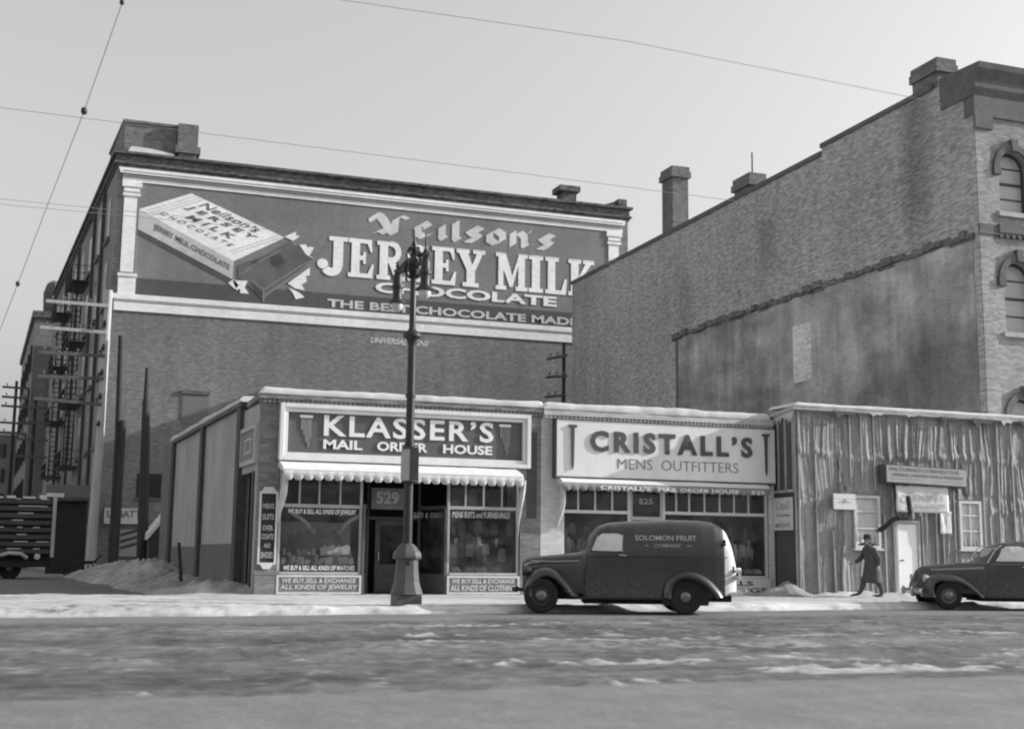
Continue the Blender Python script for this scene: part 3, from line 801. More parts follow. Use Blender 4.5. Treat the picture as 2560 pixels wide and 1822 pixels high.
# ------------------------------------------------------------------ further buildings down the lane
fb = thing("rear_block", (-2, 122, 0), "tall brick block beyond the warehouse along the lane", "building")
b = MB(); b.prism([(-3.0, 118), (20, 118), (20, 150), (-4.9, 150)], -.3, 21.6, lambda a, c, d: (a, c, d)); obj("wall", b, "warehouse brick", fb)
b = MB(); b.prism([(-3.25, 117.8), (20, 117.8), (20, 150), (-5.15, 150)], 21.6, 22.2, lambda a, c, d: (a, c, d)); obj("cornice", b, "warehouse parapet brick", fb)
b = MB(); b.lathe([(.9, 22.2), (1.0, 24.4), (.7, 25.3), (.3, 25.6)], (-1.6, 121, 0), n=10); obj("roof_tank", b, "far wall dark", fb)
for z0 in (17, 13, 9, 5):
    for k in range(5):
        b = MB(); y0 = 120 + k * 6; x = -3.05 - .0594 * (y0 - 118)
        b.box(x - .14, x + .05, y0, y0 + 2, z0, z0 + 2.4); obj("window", b, "window dark", fb)
fb = thing("distant_block", (-8, 165, 0), "pale low building with rows of small windows far down the lane", "building")
b = MB(); b.box(-17, -5.2, 165, 185, -.3, 15.0); obj("wall", b, "far wall", fb)
b = MB(); b.box(-17.2, -5.0, 164.8, 185, 15.0, 15.5); obj("roof_snow", b, "snow", fb)
b = MB(); b.box(-4.8, -3.2, 160, 170, -.3, 17.0); obj("stair_tower", b, "far wall", fb)
for z0 in (12.2, 9.2, 6.2, 3.2):
    for k in range(4):
        b = MB(); b.box(-7.6 + k * .62 - 1.2, -7.25 + k * .62 - 1.2 + .1, 164.93, 165, z0, z0 + 1.7); obj("window", b, "window dark", fb)

# ================================================================== TALL BRICK BLOCK (right)
TX, TF, TB = 28.2, 33.2, 68.7
tb = thing("brick_building", (TX, TF, 0), "tall brick block with arched front windows and a bare stained party wall", "building")
b = MB()
b.box(TX, 44, TF + .45, TB, -.3, 17.3); b.box(TX, 44, TF + .45, 42.2, 17.3, 17.62)
b.box(TX, TX + .45, TF, TF + .45, -.3, 17.62)
obj("party_wall", b, "tall brick", tb)
b = MB()
b.box(TX - .07, TX + .5, 42.2, TB + .05, 17.3, 17.5); b.box(TX - .07, TX + .5, 35.2, 42.22, 17.62, 17.8)
obj("coping", b, "stone trim", tb)
# scar of the demolished neighbour
b = MB(); b.box(TX - .035, TX, TF + .3, 54.9, -.2, 11.85); obj("plaster_scar", b, "scar plaster", tb, label="sooty plaster left by a demolished neighbour")
b = MB()
rr = random.Random(4)
y = TF + .2
while y < 55.1:
    L = rr.uniform(.25, .7); z = 12.0 + rr.uniform(-.07, .05)
    b.box(TX - rr.uniform(.05, .16), TX, y, y + L * .96, z - .12, z + rr.uniform(.02, .18)); y += L
y = TF + .2
while y < 55.1:
    L = rr.uniform(.5, 1.4)
    b.box(TX - rr.uniform(.03, .06), TX, y, y + L * .97, 11.855 - rr.uniform(.1, .3) + .15, 11.87); y += L
b.box(TX - .08, TX, 54.9, 55.1, -.2, 11.8)
obj("broken_ledge", b, "chimney brick", tb)
b = MB(); b.box(TX - .055, TX - .03, 43.2, 44.55, 8.3, 10.65); obj("bricked_window", b, "bricked window", tb)
# chimneys
def chimney(x0, x1, y0, y1, z0, z1, cap=.12, ch=.35, body="chimney brick", rod=False):
    b = MB(); b.box(x0, x1, y0, y1, z0, z1 - ch); b.box(x0 - cap, x1 + cap, y0 - cap, y1 + cap, z1 - ch - .22, z1 - ch + .08); b.box(x0 - cap * .5, x1 + cap * .5, y0 - cap * .5, y1 + cap * .5, z1 - ch + .08, z1)
    c = obj("chimney", b, body, tb)
    if rod: obj("vent_pipe", MB().tube([(x0 + .3, y0 + .3, z1), (x0 + .3, y0 + .3, z1 + 1.05)], .035, 6), "iron", c)
chimney(TX + .1, TX + .98, 55.6, 56.8, 17, 20.85)
chimney(TX + .1, TX + .85, 48.0, 49.4, 17, 18.3, rod=True)
chimney(TX + .05, TX + .8, 35.0, 36.4, 17, 18.75, .08, .3)
# front wall with arched openings
wcs = [29.75 + 2.9 * k for k in range(5)]
fl = ((4.35, 5.85), (8.65, 10.45), (12.75, 14.28))
fb = MB()
hw = .62
xe = TX + .45
edges = []
for wc in wcs:
    edges.append((xe, wc - hw)); xe = wc + hw
edges.append((xe, 44))
for (a, c) in edges: fb.box(a, c, TF, TF + .45, -.3, 16.0)
for wc in wcs:
    zprev = -.3
    for (zs, zp) in fl:
        fb.box(wc - hw, wc + hw, TF, TF + .45, zprev, zs)
        ztop = zp + hw + .12
        for sgn in (-1, 1):
            poly = [(wc + sgn * hw, zp)] + [(wc + sgn * hw * cos(R(t)), zp + hw * sin(R(t))) for t in range(10, 91, 10)] + [(wc, ztop), (wc + sgn * hw, ztop)]
            fb.prism(poly, TF, TF + .45)
        zprev = ztop
    fb.box(wc - hw, wc + hw, TF, TF + .45, zprev, 16.0)
obj("front_wall", fb, "tall front brick", tb)
b = MB()
b.box(TX - .03, 28.95, TF - .10, TF, 11.9, 12.25); b.box(28.95, 44, TF - .14, TF, 12.0, 12.3); b.box(TX - .03, 28.9, TF - .12, TF, 15.55, 16.0)
for k in range(60): b.box(28.98 + k * .25, 29.1 + k * .25, TF - .11, TF, 11.84, 12.0)
obj("string_course", b, "stone trim", tb)
b = MB(); b.box(TX - .01, 28.75, TF - .06, TF, .2, 11.9); b.box(TX - .01, 28.75, TF - .06, TF, 12.25, 15.55); obj("corner_pilaster", b, "tall front brick", tb)
b = MB()
b.box(TX - .02, 44, TF - .08, TF + .45, 16.0, 16.7)
b.prism([(TF - .08, 16.7), (TF - .20, 16.95), (TF - .22, 17.2), (TF - .42, 17.55), (TF - .46, 17.75), (TF + 1.6, 17.86), (TF + 1.6, 16.7)], TX - .06, 44, lambda a, c, d: (d, a, c))
obj("cornice", b, "stone trim", tb)
for wc in wcs[:3]:
    for zi, (zs, zp) in enumerate(fl):
        b = MB()
        outer = arc(wc, zp, hw - .08, hw - .08, 0, 180, 12); inner = arc(wc, zp, hw - .15, hw - .15, 0, 180, 12)
        b.box(wc - hw, wc - hw + .09, TF + .24, TF + .32, zs, zp); b.box(wc + hw - .09, wc + hw, TF + .24, TF + .32, zs, zp)
        for i in range(12):
            p = [(wc + hw * cos(R(15 * i)), zp + hw * sin(R(15 * i))), (wc + hw * cos(R(15 * i + 15)), zp + hw * sin(R(15 * i + 15))),
                 (wc + (hw - .09) * cos(R(15 * i + 15)), zp + (hw - .09) * sin(R(15 * i + 15))), (wc + (hw - .09) * cos(R(15 * i)), zp + (hw - .09) * sin(R(15 * i)))]
            b.prism(p, TF + .24, TF + .32)
        zm = (zs + zp + hw) / 2
        b.box(wc - hw + .09, wc + hw - .09, TF + .23, TF + .31, zm - .05, zm + .03)
        b.box(wc - hw + .09, wc + hw - .09, TF + .25, TF + .29, (zs + zm) / 2 - .02, (zs + zm) / 2 + .02); b.box(wc - hw + .09, wc + hw - .09, TF + .25, TF + .29, (zp + hw + zm) / 2 - .02, (zp + hw + zm) / 2 + .02)
        w = obj("window", b, "dark trim", tb)
        b = MB(); b.prism([(wc - hw + .02, zs + .02), (wc + hw - .02, zs + .02)] + arc(wc, zp, hw - .02, hw - .02, 0, 180, 12), TF + .285, TF + .295)
        obj("pane", b, "pale pane", w)
        b = MB(); b.box(wc - hw - .14, wc + hw + .14, TF - .12, TF + .2, zs - .16, zs); obj("sill", b, "stone sill", w)
        b = MB()
        for i in range(12):
            r0, r1 = hw + .02, hw + .24
            p = [(wc + r0 * cos(R(15 * i)), zp + r0 * sin(R(15 * i))), (wc + r0 * cos(R(15 * i + 15)), zp + r0 * sin(R(15 * i + 15))),
                 (wc + r1 * cos(R(15 * i + 15)), zp + r1 * sin(R(15 * i + 15))), (wc + r1 * cos(R(15 * i)), zp + r1 * sin(R(15 * i)))]
            b.prism(p, TF - .10 - .003 * (i % 2), TF)
        for sgn in (-1, 1): b.box(wc + sgn * (hw + .13) - .14, wc + sgn * (hw + .13) + .14, TF - .13, TF, zp - .26, zp)
        b.prism([(wc - .1, zp + hw), (wc + .1, zp + hw), (wc + .14, zp + hw + .4), (wc - .14, zp + hw + .4)], TF - .15, TF)
        obj("hood_mould", b, "stone trim", w)

# ================================================================== THE TWO SHOPS
F = 33.0
ks = thing("brick_shop", (8.7, F, 0), "single storey dark brick corner shop with a white scalloped awning", "shop")
b = MB()
b.box(4.83, 5.34, F, F + .3, 0, 3.36); b.box(12.02, 12.62, F, F + .3, 0, 3.36); b.box(4.83, 12.62, F, F + .3, 3.36, 5.06)
b.box(4.83, 5.1, F + .3, F + 2.4, 3.3, 5.06)
obj("front_wall", b, "shop brick", ks)
b = MB(); b.box(12.2, 12.5, F - .008, F, 2.2, 4.6); obj("recess_shade", b, "dark trim", ks)  # flat dark sheet on the pier, standing in for a recess in shade
b = MB(); b.box(4.80, 5.36, F - .04, F, .1, .62); b.box(4.78, 5.38, F - .06, F, .62, .74); obj("pier_base", b, "pier base brick", ks)
obj("pier_base", MB().box(12.0, 12.62, F - .04, F, .1, .62), "pier base brick", ks)
b = MB(); b.box(4.78, 12.64, F - .06, F + .3, 5.06, 5.16); b.box(4.74, 12.66, F - .12, F + .35, 5.16, 5.30); b.box(4.74, 5.1, F + .35, F + 2.4, 5.16, 5.30)
for k in range(62): b.box(4.84 + k * .126, 4.91 + k * .126, F - .09, F - .06, 5.06, 5.16)
obj("coping", b, "shop brick", ks)
def snow_cap(name, x0, x1, y0, y1, z, h, parent, seed, ends=.1):
    xs = np.linspace(x0, x1, max(8, int((x1 - x0) / .06))); P = []
    for x in xs:
        e = min(1, (x - x0) / ends + .25, (x1 - x) / ends + .25)
        hh = h * e * (.70 + .45 * float(fbm(x * .7, seed * 3.1, 3, seed)) + .25 * float(fbm(x * 3.1, seed * 2.3, 3, seed)))
        fy = y0 - .05 * float(fbm(x * 1.6, seed * 1.7, 3, seed + 3))
        P.append([(x, fy + .02, z - .015), (x, fy - .005, z + hh * .45), (x, fy + .015, z + hh * .92), (x, fy + .08, z + hh), (x, y1, z + hh * .9), (x, y1, z)])
    b = MB(); b.grid(P); b.f.append(tuple(range(6))); n = len(b.v); b.f.append(tuple(range(n - 6, n)))
    return obj(name, b, "snow", parent, smooth=60)
snow_cap("snow_cap", 4.76, 12.64, F - .13, F + .4, 5.30, .15, ks, 3)
# side wall along the lane, slightly off square
def kx(y): return 4.83 - .052 * (y - F)
def kslab(b, y0, y1, z0, z1, out, inn=.25):
    b.prism([(kx(y0) - out, y0), (kx(y1) - out, y1), (kx(y1) + inn, y1), (kx(y0) + inn, y0)], z0, z1, lambda a, c, d: (a, c, d))
b = MB(); kslab(b, 35.6, 49.0, 0, 5.2, 0); kslab(b, F + .3, 35.6, 3.3, 5.06, 0); kslab(b, F + .3, 33.75, 0, 3.3, 0); obj("side_wall", b, "stucco", ks, label="grey stucco side wall with dark pilasters")
b = MB(); kslab(b, 33.75, 35.6, 0, 3.3, -.5, .7); obj("side_recess", b, "truck dark", ks)
for y in (35.45, 42.0, 48.8): b = MB(); kslab(b, y, y + .5, 0, 5.22, .12, .1); obj("pilaster", b, "dark trim", ks)
b = MB(); kslab(b, 33.6, 33.8, .1, 3.3, .05, .1); obj("door_jamb", b, "dark trim", ks)
b = MB(); kslab(b, 36.0, 41.9, 0, 1.42, .03, .05); kslab(b, 42.5, 48.7, 0, 1.36, .03, .05); obj("tar_base", b, "dark stucco", ks)
b = MB(); kslab(b, 35.3, 42.1, 5.2, 5.34, .14, .3); obj("side_coping", b, "stone trim", ks)
b = MB(); kslab(b, 42.1, 49.2, 5.2, 5.3, .14, .3); obj("side_coping", b, "stone trim", ks)
for (y0, y1) in ((35.2, 42.0), (42.2, 49.3)):
    b = MB(); P = []
    for y in np.linspace(y0, y1, 30):
        x = kx(y); h = .16 * (.7 + .6 * float(fbm(y * .9, 3.3, 3, 5)))
        P.append([(x - .15, y, 5.31), (x - .18, y, 5.31 + h * .5), (x - .08, y, 5.31 + h), (x + .28, y, 5.31 + h), (x + .3, y, 5.3)])
    b.grid(P); b.f.append(tuple(range(5))); n = len(b.v); b.f.append(tuple(range(n - 5, n))); obj("side_snow", b, "snow", ks, smooth=60)
b = MB(); b.prism([(3.85, 49.2), (3.75, 51.5), (12, 51.5), (12, 49.2)], 0, 5.2, lambda a, c, d: (a, c, d)); obj("rear_wall", b, "dark stucco", ks)
b = MB(); b.prism([(kx(33.3) + .25, 33.3), (kx(49) + .25, 49.1), (12.6, 49.1), (12.6, 33.3)], 4.8, 4.95, lambda a, c, d: (a, c, d)); obj("roof", b, "snow", ks)
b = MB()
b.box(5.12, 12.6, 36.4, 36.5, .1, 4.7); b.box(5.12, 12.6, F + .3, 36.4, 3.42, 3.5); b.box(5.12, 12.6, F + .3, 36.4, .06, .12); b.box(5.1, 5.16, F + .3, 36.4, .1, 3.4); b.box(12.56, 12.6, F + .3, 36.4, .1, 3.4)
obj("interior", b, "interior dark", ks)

def frame_rect(b, x0, x1, z0, z1, y0, y1, w):
    b.box(x0, x0 + w, y0, y1, z0, z1); b.box(x1 - w, x1, y0, y1, z0, z1); b.box(x0 + w, x1 - w, y0, y1, z1 - w, z1); b.box(x0 + w, x1 - w, y0, y1, z0, z0 + w)

def shop_window(parent, x0, x1, zsill, zbar, ztop, mull, fmat, y=F + .04):
    b = MB()
    b.box(x0, x0 + .07, y, y + .1, zsill - .55, ztop); b.box(x1 - .07, x1, y, y + .1, zsill - .55, ztop)
    b.box(x0 + .07, x1 - .07, y + .01, y + .1, zbar, zbar + .09); b.box(x0 + .07, x1 - .07, y - .04, y + .1, zsill - .07, zsill)
    b.box(x0 + .07, x1 - .07, y + .01, y + .1, ztop - .05, ztop)
    w = obj("shop_window", b, fmat, parent, bevel=.008)
    b = MB()
    for m in mull: b.box(m - .022, m + .022, y + .015, y + .085, zbar + .09, ztop - .05)
    obj("transom_bar", b, fmat, w)
    b = MB(); b.box(x0 + .07, x1 - .07, y + .05, y + .056, zsill, zbar); b.box(x0 + .07, x1 - .07, y + .05, y + .056, zbar + .09, ztop - .05)
    obj("pane", b, "shop glass", w)
    return w
w1 = shop_window(ks, 5.36, 7.58, .70, 2.36, 3.34, [5.9, 6.42, 6.98], "shop frame")
w2 = shop_window(ks, 9.93, 12.0, .70, 2.40, 3.34, [10.45, 10.97, 11.5], "shop frame")
gt = F + .088
t = MB(); text_box(t, "WE BUY & SELL ALL KINDS OF JEWELRY", 5.62, 7.42, 2.16, 2.32, gt, .004, .012, .12); obj("window_lettering", t, "goods white", w1)
t = MB(); text_box(t, "WE BUY & SELL ALL KINDS OF WATCHES", 5.55, 7.42, .74, .86, gt, .004, .012, .12); obj("window_lettering", t, "goods white", w1)
t = MB(); text_box(t, "MENS SUITS and FURNISHINGS", 10.08, 11.75, 2.18, 2.35, gt, .004, .012, .15); obj("window_lettering", t, "goods mid", w2)
for (x0, x1, l1, l2) in ((5.36, 7.58, "WE BUY.SELL & EXCHANGE", "ALL KINDS OF JEWELRY"), (9.93, 12.0, "WE BUY.SELL & EXCHANGE", "ALL KINDS OF CLOTHING")):
    b = MB(); frame_rect(b, x0, x1, .13, .62, F - .05, F + .06, .055); p = obj("stall_riser", b, "shop frame light", ks)
    b = MB(); b.box(x0 + .05, x1 - .05, F - .03, F + .05, .18, .57); obj("riser_panel", b, "sign letter mid", p)
    t = MB(); text_box(t, l1, x0 + .14, x1 - .14, .42, .54, F - .032, .01, .02, .1); text_box(t, l2, x0 + .1, x1 - .1, .22, .37, F - .032, .01, .02, .1)
    obj("lettering", t, "shop frame light", p)
# recessed entrance
for xa, xb in ((7.62, 8.02), (9.9, 9.5)):
    b = MB()
    for t_ in (0, 1):
        xx = xa + (xb - xa) * t_; yy = F + .1 + 1.2 * t_
        b.box(xx - .035, xx + .035, yy - .035, yy + .035, .12, 2.45)
    b.prism([(xa - .03, F + .1), (xa + .03, F + .1), (xb + .03, F + 1.3), (xb - .03, F + 1.3)], .12, .66, lambda a, c, d: (a, c, d))
    b.prism([(xa - .03, F + .1), (xa + .03, F + .1), (xb + .03, F + 1.3), (xb - .03, F + 1.3)], 2.4, 2.5, lambda a, c, d: (a, c, d))
    if xb > xa: b.box(7.58, 7.66, F - .02, F + .12, .12, 2.45)
    else: b.box(9.86, 9.93, F, F + .12, .12, 2.4)
    ent = obj("entrance_side", b, "goods dark", ks); b = MB()
    b.prism([(xa - .006, F + .12), (xa + .006, F + .12), (xb + .006, F + 1.28), (xb - .006, F + 1.28)], .67, 2.39, lambda a, c, d: (a, c, d)); obj("pane", b, "shop glass", ent)
b = MB(); b.box(8.02, 9.5, F + 1.3, F + 1.36, 2.12, 2.2); b.box(8.0, 8.06, F + 1.3, F + 1.36, .12, 3.3); b.box(9.46, 9.52, F + 1.3, F + 1.36, .12, 3.3)
frame_rect(b, 8.25, 9.25, .14, 2.1, F + 1.3, F + 1.35, .13); b.box(8.38, 9.12, F + 1.3, F + 1.34, .27, .9)
dr = obj("door", b, "goods dark", ks)
obj("handle", MB().tube([(8.34, F + 1.24, 1.0), (8.34, F + 1.24, 1.25)], .02, 6), "chrome", dr)
b = MB(); b.box(8.38, 9.12, F + 1.32, F + 1.326, .9, 1.97); obj("pane", b, "shop glass", dr)
b = MB(); b.box(7.95, 9.1, F + .62, F + .66, 2.38, 2.95); nb_ = obj("number_board", b, "interior mid", ks)
text_box(t := MB(), "529", 8.08, 8.72, 2.52, 2.86, F + .615, .01, .03); obj("number", t, "paper sign", nb_)
t = MB(); text_box(t, "SUITS  &  COATS", 9.02, 9.85, 2.16, 2.3, F + .2, .01, .02, .15); obj("window_lettering", t, "sign letter mid", ent)

# awnings
def awning(parent, x0, x1, ztop, zfront, yf, val, nsc, seed, vmat="canvas white"):
    P = []
    for i in range(61):
        x = x0 + (x1 - x0) * i / 60
        wv = .02 * float(fbm(x * 2.2, seed, 3, seed))
        P.append([(x, F - .01, ztop + .05), (x, F - .1, ztop + .10 + wv), (x, (F + yf) / 2, (ztop + zfront) / 2 + .10 + wv), (x, yf + .04, zfront + .05 + wv), (x, yf, zfront + wv * .5), (x, yf + .05, zfront - .05), (x, (F + yf) / 2, (ztop + zfront) / 2 - .06), (x, F - .01, ztop - .05)])
    b = MB(); b.grid(P); b.f.append(tuple(range(8))); n = len(b.v); b.f.append(tuple(range(n - 8, n)))
    a = obj("awning", b, "snow", parent, smooth=60, label="rolled white awning with snow on top")
    P = []; N = nsc * 10
    for i in range(N + 1):
        x = x0 + (x1 - x0) * i / N; ph = (i % 10) / 10
        sc_ = 1 - math.exp(-(min(ph, 1 - ph) / .14) ** 2)
        wv = .010 * sin(2 * pi * i / 10 + 1.2) + .05 * (float(fbm(x * 3, seed + 2, 2, seed)) - .5)
        zb = zfront - val * (.70 + .30 * sc_) + .03 * (float(fbm(x * 1.3, seed + 5, 2, seed)) - .5)
        P.append([(x, yf - .005 + wv * .1, zfront - .01), (x, yf - .02 + wv * .5, (zfront + zb) / 2), (x, yf - .02 + wv, zb)])
    b = MB(); b.grid(P); v = obj("valance", b, vmat, a, smooth=70)
    sm = v.modifiers.new("thickness", 'SOLIDIFY'); sm.thickness = .008
    return a, v
aw, va = awning(ks, 5.3, 11.8, 3.44, 3.28, F - .85, .26, 25, 3)
def flap(parent, x, y, z0, z1, wd, seed):
    """canvas side curtain, gathered and hanging"""
    b = MB(); P = []
    for i in range(15):
        t_ = i / 14; z = z0 + (z1 - z0) * t_; r_ = wd * (.55 + .45 * sin(pi * min(1, t_ * 1.1 + .05))) * (1 - .5 * t_ ** 4)
        cx = x + .05 * sin(3.5 * t_ + seed); cy = y + .3 * t_
        P.append([(cx + r_ * cos(a_) * (1 + .25 * sin(3 * a_ + seed + 4 * t_)), cy + r_ * 1.6 * sin(a_) * (1 + .2 * cos(2 * a_ + seed)), z) for a_ in [2 * pi * k / 12 for k in range(13)]])
    b.grid(P); return obj("side_curtain", b, "canvas white", parent, smooth=70)
flap(aw, 5.34, F - .62, 3.2, 1.95, .085, 1.0); flap(aw, 11.86, F - .62, 3.2, 1.75, .075, 2.4)

# fascia sign of the corner shop
sg = thing("fascia_sign", (8.75, F, 3.57), "dark KLASSER'S MAIL ORDER HOUSE fascia in a broad white frame above the scalloped awning", "sign", "shop fascia signs")
b = MB(); frame_rect(b, 5.28, 12.24, 3.56, 5.05, F - .22, F - .001, .11); frame_rect(b, 5.392, 12.128, 3.672, 4.938, F - .16, F - .001, .10)
obj("frame", b, "sign white", sg, bevel=.012)
b = MB(); b.box(5.5, 12.0, F - .06, F - .003, 3.76, 4.86); obj("panel", b, "sign field", sg)
def raised(body, x0, x1, z0, z1, mat, bold, ybase, depth, parent, gap=.05, spacing=1.0):
    """cut-out letters standing clear of the board"""
    t = MB(); text_box(t, body.replace("'", "\u2019"), x0, x1, z0, z1, ybase - gap, depth, bold, 0, spacing); return obj("lettering", t, mat, parent)
raised("KLASSER'S", 6.45, 11.18, 4.24, 4.80, "sign letter white", .022, F - .06, .03, sg, .004, 1.16)
raised("MAIL", 6.45, 7.5, 3.90, 4.15, "sign letter white", .03, F - .06, .024, sg, .004)
raised("ORDER", 7.9, 9.3, 3.90, 4.15, "sign letter white", .03, F - .06, .024, sg, .004)
raised("HOUSE", 9.74, 11.15, 3.90, 4.15, "sign letter white", .03, F - .06, .024, sg, .004)
for x in (5.98, 11.52):
    b = MB()
    b.box(x - .15, x + .15, F - .09, F - .06, 4.66, 4.74)
    for k, (dx, L) in enumerate(((-.11, .28), (-.05, .42), (.01, .60), (.07, .74), (.12, .5))): b.box(x + dx - .025, x + dx + .025, F - .085 + .003 * k, F - .06, 4.66 - L, 4.66)
    o = obj("ornament", b, "sign letter mid", sg)
    obj("ornament_cap", MB().box(x - .17, x + .17, F - .094, F - .062, 4.70, 4.765), "sign letter white", o)

# vertical board on the corner pier, and the small sign round the corner
sg = thing("pier_sign", (5.07, F, .8), "tall narrow dark signboard listing MENS SUITS OVERCOATS AND SHOES on the corner pier", "sign")
b = MB(); frame_rect(b, 4.85, 5.32, .88, 2.74, F - .09, F - .001, .05)
b.prism([(4.9, 2.74), (5.27, 2.74), (5.2, 2.86), (4.97, 2.86)], F - .09, F - .001); b.prism([(4.92, .88), (5.25, .88), (5.17, .76), (5.0, .76)], F - .09, F - .001)
obj("frame", b, "shop frame light", sg)
obj("panel", MB().box(4.89, 5.28, F - .06, F - .003, .92, 2.70), "interior dark", sg)
t = MB()
for wd, z0, z1, a_, c_ in (("MEN'S", 2.30, 2.44, .04, .04), ("SUITS", 2.02, 2.17, .04, .04), ("OVER", 1.74, 1.88, .05, .05), ("COATS", 1.52, 1.66, .03, .03), ("AND", 1.30, 1.42, .10, .10), ("SHOES", 1.04, 1.20, .03, .03)):
    text_box(t, wd, 4.9 + a_, 5.27 - c_, z0, z1, F - .062, .008, .03)
obj("lettering", t, "shop frame", sg)
sg = thing("side_sign", (4.6, 34.5, 3.5), "small pale framed sign high on the lane side of the corner shop", "sign")
b = MB()
for (y0, y1, z0, z1) in ((33.35, 35.5, 4.42, 4.54), (33.35, 35.5, 3.5, 3.62), (33.35, 33.5, 3.62, 4.42), (35.35, 35.5, 3.62, 4.42)): kslab(b, y0, y1, z0, z1, .09, 0)
obj("frame", b, "shop frame", sg)
b = MB(); kslab(b, 33.5, 35.35, 3.62, 4.42, .05, 0); obj("panel", b, "sign letter mid", sg)
b = MB()
for (y0, y1, z0, z1) in ((34.0, 34.9, 4.15, 4.22), (34.0, 34.9, 3.8, 3.87), (34.0, 34.12, 3.87, 4.15), (34.78, 34.9, 3.87, 4.15)): kslab(b, y0, y1, z0, z1, .065, 0)
obj("emblem", b, "shop frame", sg)

# ------------------------------------------------------------------ the light painted shop
cs = thing("painted_shop", (16.3, F, 0), "single storey pale painted brick shop with dark window fronts, left of the tar paper shack", "shop")
b = MB(); b.box(12.625, 13.26, F - .004, F + .3, 0, 3.36); b.box(19.9, 20.06, F, F + .3, 0, 3.36); b.box(12.625, 20.06, F, F + .3, 3.36, 5.0)
obj("front_wall", b, "painted shop brick", cs)
b = MB(); b.box(12.66, 20.06, F - .07, F + .3, 5.0, 5.1); b.box(12.66, 20.06, F - .13, F + .35, 5.1, 5.28)
for k in range(58): b.box(12.72 + k * .126, 12.79 + k * .126, F - .105, F - .07, 5.02, 5.1)
obj("coping", b, "painted shop brick", cs)
snow_cap("snow_cap", 12.64, 19.9, F - .14, F + .4, 5.28, .17, cs, 8)
b = MB(); b.box(12.6, 20.0, F + .3, 49.1, 4.8, 4.95); obj("roof", b, "snow", cs)
b = MB(); b.box(12.62, 20.06, 48.9, 49.1, 0, 4.8); b.box(19.86, 20.06, F + .3, 48.9, 0, 4.8); obj("rear_wall", b, "stucco", cs)
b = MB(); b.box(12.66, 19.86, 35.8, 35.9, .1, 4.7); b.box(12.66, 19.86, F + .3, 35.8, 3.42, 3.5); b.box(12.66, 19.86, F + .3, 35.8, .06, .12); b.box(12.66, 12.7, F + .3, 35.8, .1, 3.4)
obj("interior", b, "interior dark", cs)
v1 = shop_window(cs, 13.28, 15.38, .66, 2.38, 3.34, [13.78, 14.3, 14.83], "shop frame light")
v2 = shop_window(cs, 16.42, 19.86, .66, 2.40, 3.34, [16.86, 17.28, 17.78, 18.28, 18.76, 19.24], "shop frame light")
b = MB(); b.box(15.38, 15.46, F + .05, F + .15, .12, 3.34); b.box(16.34, 16.42, F + .05, F + .15, .12, 3.34); b.box(15.46, 16.34, F + .05, F + .13, 2.22, 2.32)
frame_rect(b, 15.48, 16.32, .14, 2.2, F + .2, F + .25, .12); b.box(15.6, 16.2, F + .2, F + .24, .26, .85)
dr = obj("door", b, "shop frame", cs)
b = MB(); b.box(15.6, 16.2, F + .215, F + .221, .85, 2.08); b.box(15.46, 16.34, F + .09, F + .096, 2.32, 3.3); obj("pane", b, "shop glass", dr)
text_box(t := MB(), "525", 15.68, 16.12, 2.68, 2.84, F + .088, .004, .02); obj("number", t, "shop frame", dr)
obj("handle", MB().tube([(15.54, F + .16, 1.0), (15.54, F + .16, 1.2)], .02, 6), "chrome", dr)
for (x0, x1, l1, l2, tx) in ((13.28, 15.38, "CRISTALLS", "CLOTHING", None), (16.42, 19.9, "CRISTALLS", "FURNISHINGS", 1)):
    b = MB(); b.box(x0, x1, F - .04, F + .06, .13, .58); p = obj("stall_riser", b, "sign white", cs)
    t = MB(); text_box(t, l1, x0 + .5, x1 - .6, .38, .52, F - .042, .008, .02); text_box(t, l2, x0 + .3, x1 - .15, .18, .32, F - .042, .008, .02)
    obj("lettering", t, "ink", p)
aw2, va2 = awning(cs, 13.08, 19.66, 3.28, 3.20, F - .48, .22, 26, 9, "canvas dark")
t = MB(); text_box(t, "CRISTALL'S", 14.2, 15.75, 3.03, 3.14, F - .53, .008, .02); text_box(t, "MAIL ORDER HOUSE", 16.0, 18.6, 3.02, 3.13, F - .53, .008, .02); text_box(t, "525", 19.0, 19.45, 3.02, 3.13, F - .53, .008, .02)
obj("valance_lettering", t, "sign white", aw2)
flap(aw2, 13.12, F - .36, 3.1, 1.95, .085, .4)
sg = thing("fascia_sign", (16.5, F, 3.36), "long white CRISTALL'S MENS OUTFITTERS fascia with dark raised letters beside the tar paper shack", "sign", "shop fascia signs")
b = MB(); b.box(12.98, 19.98, F - .28, F - .002, 3.37, 4.98); obj("panel", b, "sign white", sg, bevel=.015)
b = MB(); b.box(12.95, 20.0, F - .31, F - .005, 4.98, 5.0); b.box(12.95, 20.0, F - .30, F - .005, 3.33, 3.37); b.box(12.955, 12.98, F - .29, F - .005, 3.37, 4.98); obj("edge_strip", b, "dark trim", sg)
raised("CRISTALL'S", 14.0, 19.2, 4.10, 4.70, "sign letter dark", .035, F - .28, .03, sg, .008, 1.32)
raised("MENS  OUTFITTERS", 14.85, 18.72, 3.64, 3.93, "sign letter mid", -.012, F - .28, .008, sg, .003)
for x in (13.46, 19.66):
    b = MB(); b.prism([(x - .05, 4.76), (x + .05, 4.76), (x + .03, 3.72), (x, 3.58), (x - .03, 3.72)], F - .325, F - .281); b.box(x - .12, x + .12, F - .33, F - .281, 4.76, 4.83)
    obj("ornament", b, "sign letter dark", sg)

